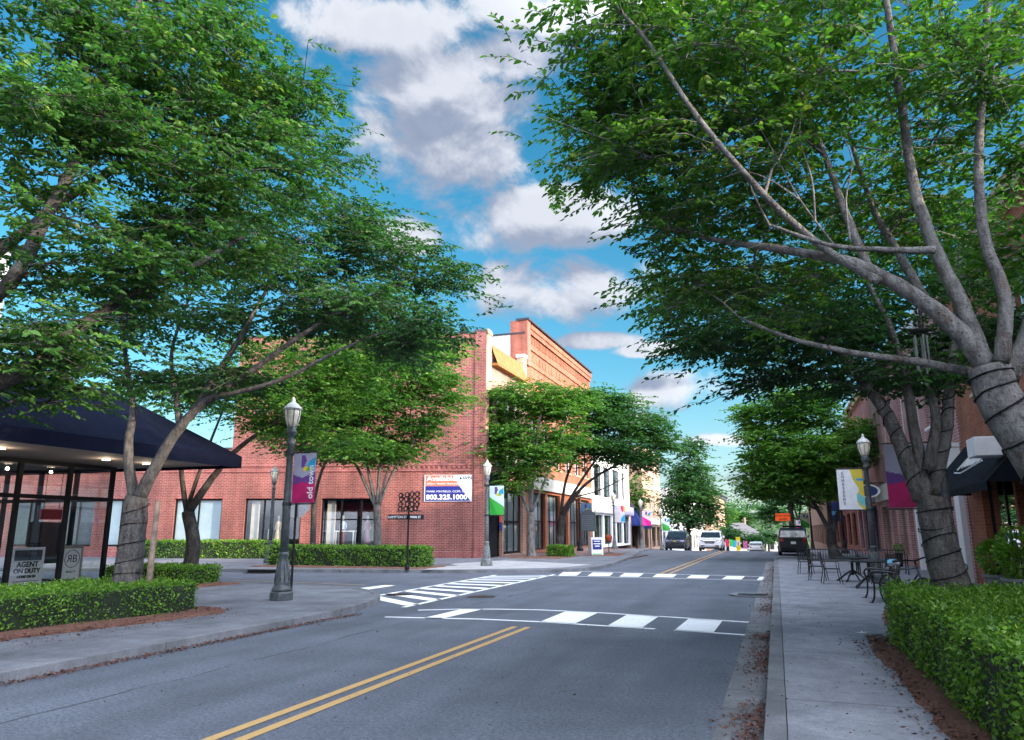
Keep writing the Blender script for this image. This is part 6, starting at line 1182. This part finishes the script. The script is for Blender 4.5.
# ------------------------------------------------------------------ sky, sun, camera
SUN_EL, SUN_AZ = R(16), R(99)                 # azimuth from +Y towards +X: behind and to the right
w = bpy.data.worlds.new('World'); S.world = w; w.use_nodes = True; t = NT(w.node_tree); bg = t.N['Background']
sky = t.n('ShaderNodeTexSky'); sky.sky_type = 'NISHITA'; sky.sun_disc = False; sky.sun_elevation = SUN_EL; sky.sun_rotation = SUN_AZ; sky.air_density = 1.0; sky.dust_density = .6; sky.ozone_density = 3.0
d = t.vmath('NORMALIZE', t.n('ShaderNodeTexCoord').outputs['Generated']); x, y, z = t.xyz(d)
az = t.math('ARCTAN2', x, y); el = t.math('ARCSINE', z)
def cloudfield(daz, del_, det=8):
    v = t.comb(t.math('MULTIPLY', t.math('ADD', az, daz), 3.2), t.math('MULTIPLY', t.math('ADD', el, del_), 4.4), 2.7)
    return t.math('ADD', t.math('MULTIPLY', t.math('SUBTRACT', t.noise(v, 2.3, det, .6, dist=.25), .5), 1.9), t.math('MULTIPLY', t.math('SUBTRACT', t.noise(v, .6, 2, .5), .5), .5))
BLOBS = [(445, 118, 120, 78), (390, 25, 100, 36), (565, 8, 110, 30), (500, 60, 75, 30), (535, 222, 118, 36), (565, 288, 110, 40), (592, 341, 45, 10), (692, 392, 80, 26), (405, 232, 45, 22), (650, 350, 40, 8), (700, 440, 80, 9), (720, 478, 70, 8), (640, 420, 50, 9)]
def blobs(del_):
    r_ = None
    for bx_, by_, sx_, sy_ in BLOBS:
        a, b, c_ = ray(bx_, by_); L_ = math.sqrt(a*a+b*b+c_*c_); A0 = math.atan2(a, b); E0 = math.asin(c_/L_)
        u = t.math('MULTIPLY', t.math('SUBTRACT', az, A0), L_/743/743*743/sx_*math.cos(E0) if False else math.cos(E0)*L_/sx_)
        v = t.math('MULTIPLY', t.math('SUBTRACT', t.math('ADD', el, del_), E0), L_/sy_)
        q_ = t.math('SUBTRACT', 1.0, t.math('ADD', t.math('MULTIPLY', u, u), t.math('MULTIPLY', v, v)))
        r_ = q_ if r_ is None else t.math('MAXIMUM', r_, q_)
    return t.math('MAXIMUM', r_, -.75)
# the blobs shape the clouds over the street; elsewhere extra unseen cloud added for light
front = t.ramp(t.math('ABSOLUTE', t.math('ADD', az, .33)), .75, 1.1, 1, 0)
def dens(del_, det=8):
    f = cloudfield(0.0, del_, det)
    return t.math('ADD', f, t.math('ADD', t.math('MULTIPLY', t.math('MULTIPLY', blobs(del_), .42), front), t.math('MULTIPLY', t.math('SUBTRACT', 1.0, front), .2)))
d0 = dens(0.0); s0 = dens(0.0, 5); s1 = dens(.045, 5)
mask = t.ramp(d0, -.06, .30)
lit = t.ramp(t.math('SUBTRACT', s0, s1), -.26, .40)
thick = t.ramp(s0, .15, .6)
ccol = t.mix(t.math('SUBTRACT', t.math('ADD', t.math('MULTIPLY', lit, .8), .18), t.math('MULTIPLY', thick, .12), clamp=True), (.6, .74, 1.08), (1.95, 2.02, 2.2))
sdir = (math.sin(SUN_AZ)*math.cos(SUN_EL), math.cos(SUN_AZ)*math.cos(SUN_EL), math.sin(SUN_EL))
glow = t.ramp(t.vmath('DOT_PRODUCT', d, sdir, 1), -.25, .9, 1.0, 16)      # clouds brighten towards the sun
ccol = t.mix(1.0, ccol, t.comb(glow, glow, glow), 'MULTIPLY')
hs_ = t.n('ShaderNodeHueSaturation'); hs_.inputs['Hue'].default_value = .477; hs_.inputs['Saturation'].default_value = 1.28; hs_.inputs['Value'].default_value = .52; t.put(hs_, 'Color', sky.outputs[0])
low = t.ramp(el, 0.0, .22, 1, 0)
skyc = t.mix(t.math('MULTIPLY', low, .4), hs_.outputs[0], (1.5, 2.15, 2.5))
t.put(bg, 'Color', t.mix(t.math('MULTIPLY', mask, .97), skyc, ccol)); bg.inputs['Strength'].default_value = .1
sl_ = bpy.data.lights.new('sun', 'SUN'); sl_.energy = 2.0; sl_.angle = R(1.5); sl_.color = (1, .82, .6); so = bpy.data.objects.new('sun', sl_); COL.objects.link(so)
sd = V((math.sin(SUN_AZ)*math.cos(SUN_EL), math.cos(SUN_AZ)*math.cos(SUN_EL), math.sin(SUN_EL))); so.rotation_euler = sd.to_track_quat('Z', 'Y').to_euler(); so.location = (20, -20, 30)
cd = bpy.data.cameras.new('camera'); cd.sensor_fit = 'HORIZONTAL'; cd.sensor_width = 36; cd.lens = 36*F/1024; cd.clip_end = 3000; cd.clip_start = .05
cam = bpy.data.objects.new('camera', cd); COL.objects.link(cam); cam.location = (0, 0, CH); cam.rotation_euler = (PI/2+PITCH, 0, YAW); S.camera = cam
S.view_settings.view_transform = 'Standard'; S.view_settings.look = 'None'; S.view_settings.gamma = 1; S.view_settings.exposure = 2.15
S.render.engine = 'CYCLES'; S.cycles.max_bounces = 6; S.cycles.transparent_max_bounces = 12; S.cycles.use_denoising = True; S.cycles.caustics_reflective = False; S.cycles.caustics_refractive = False
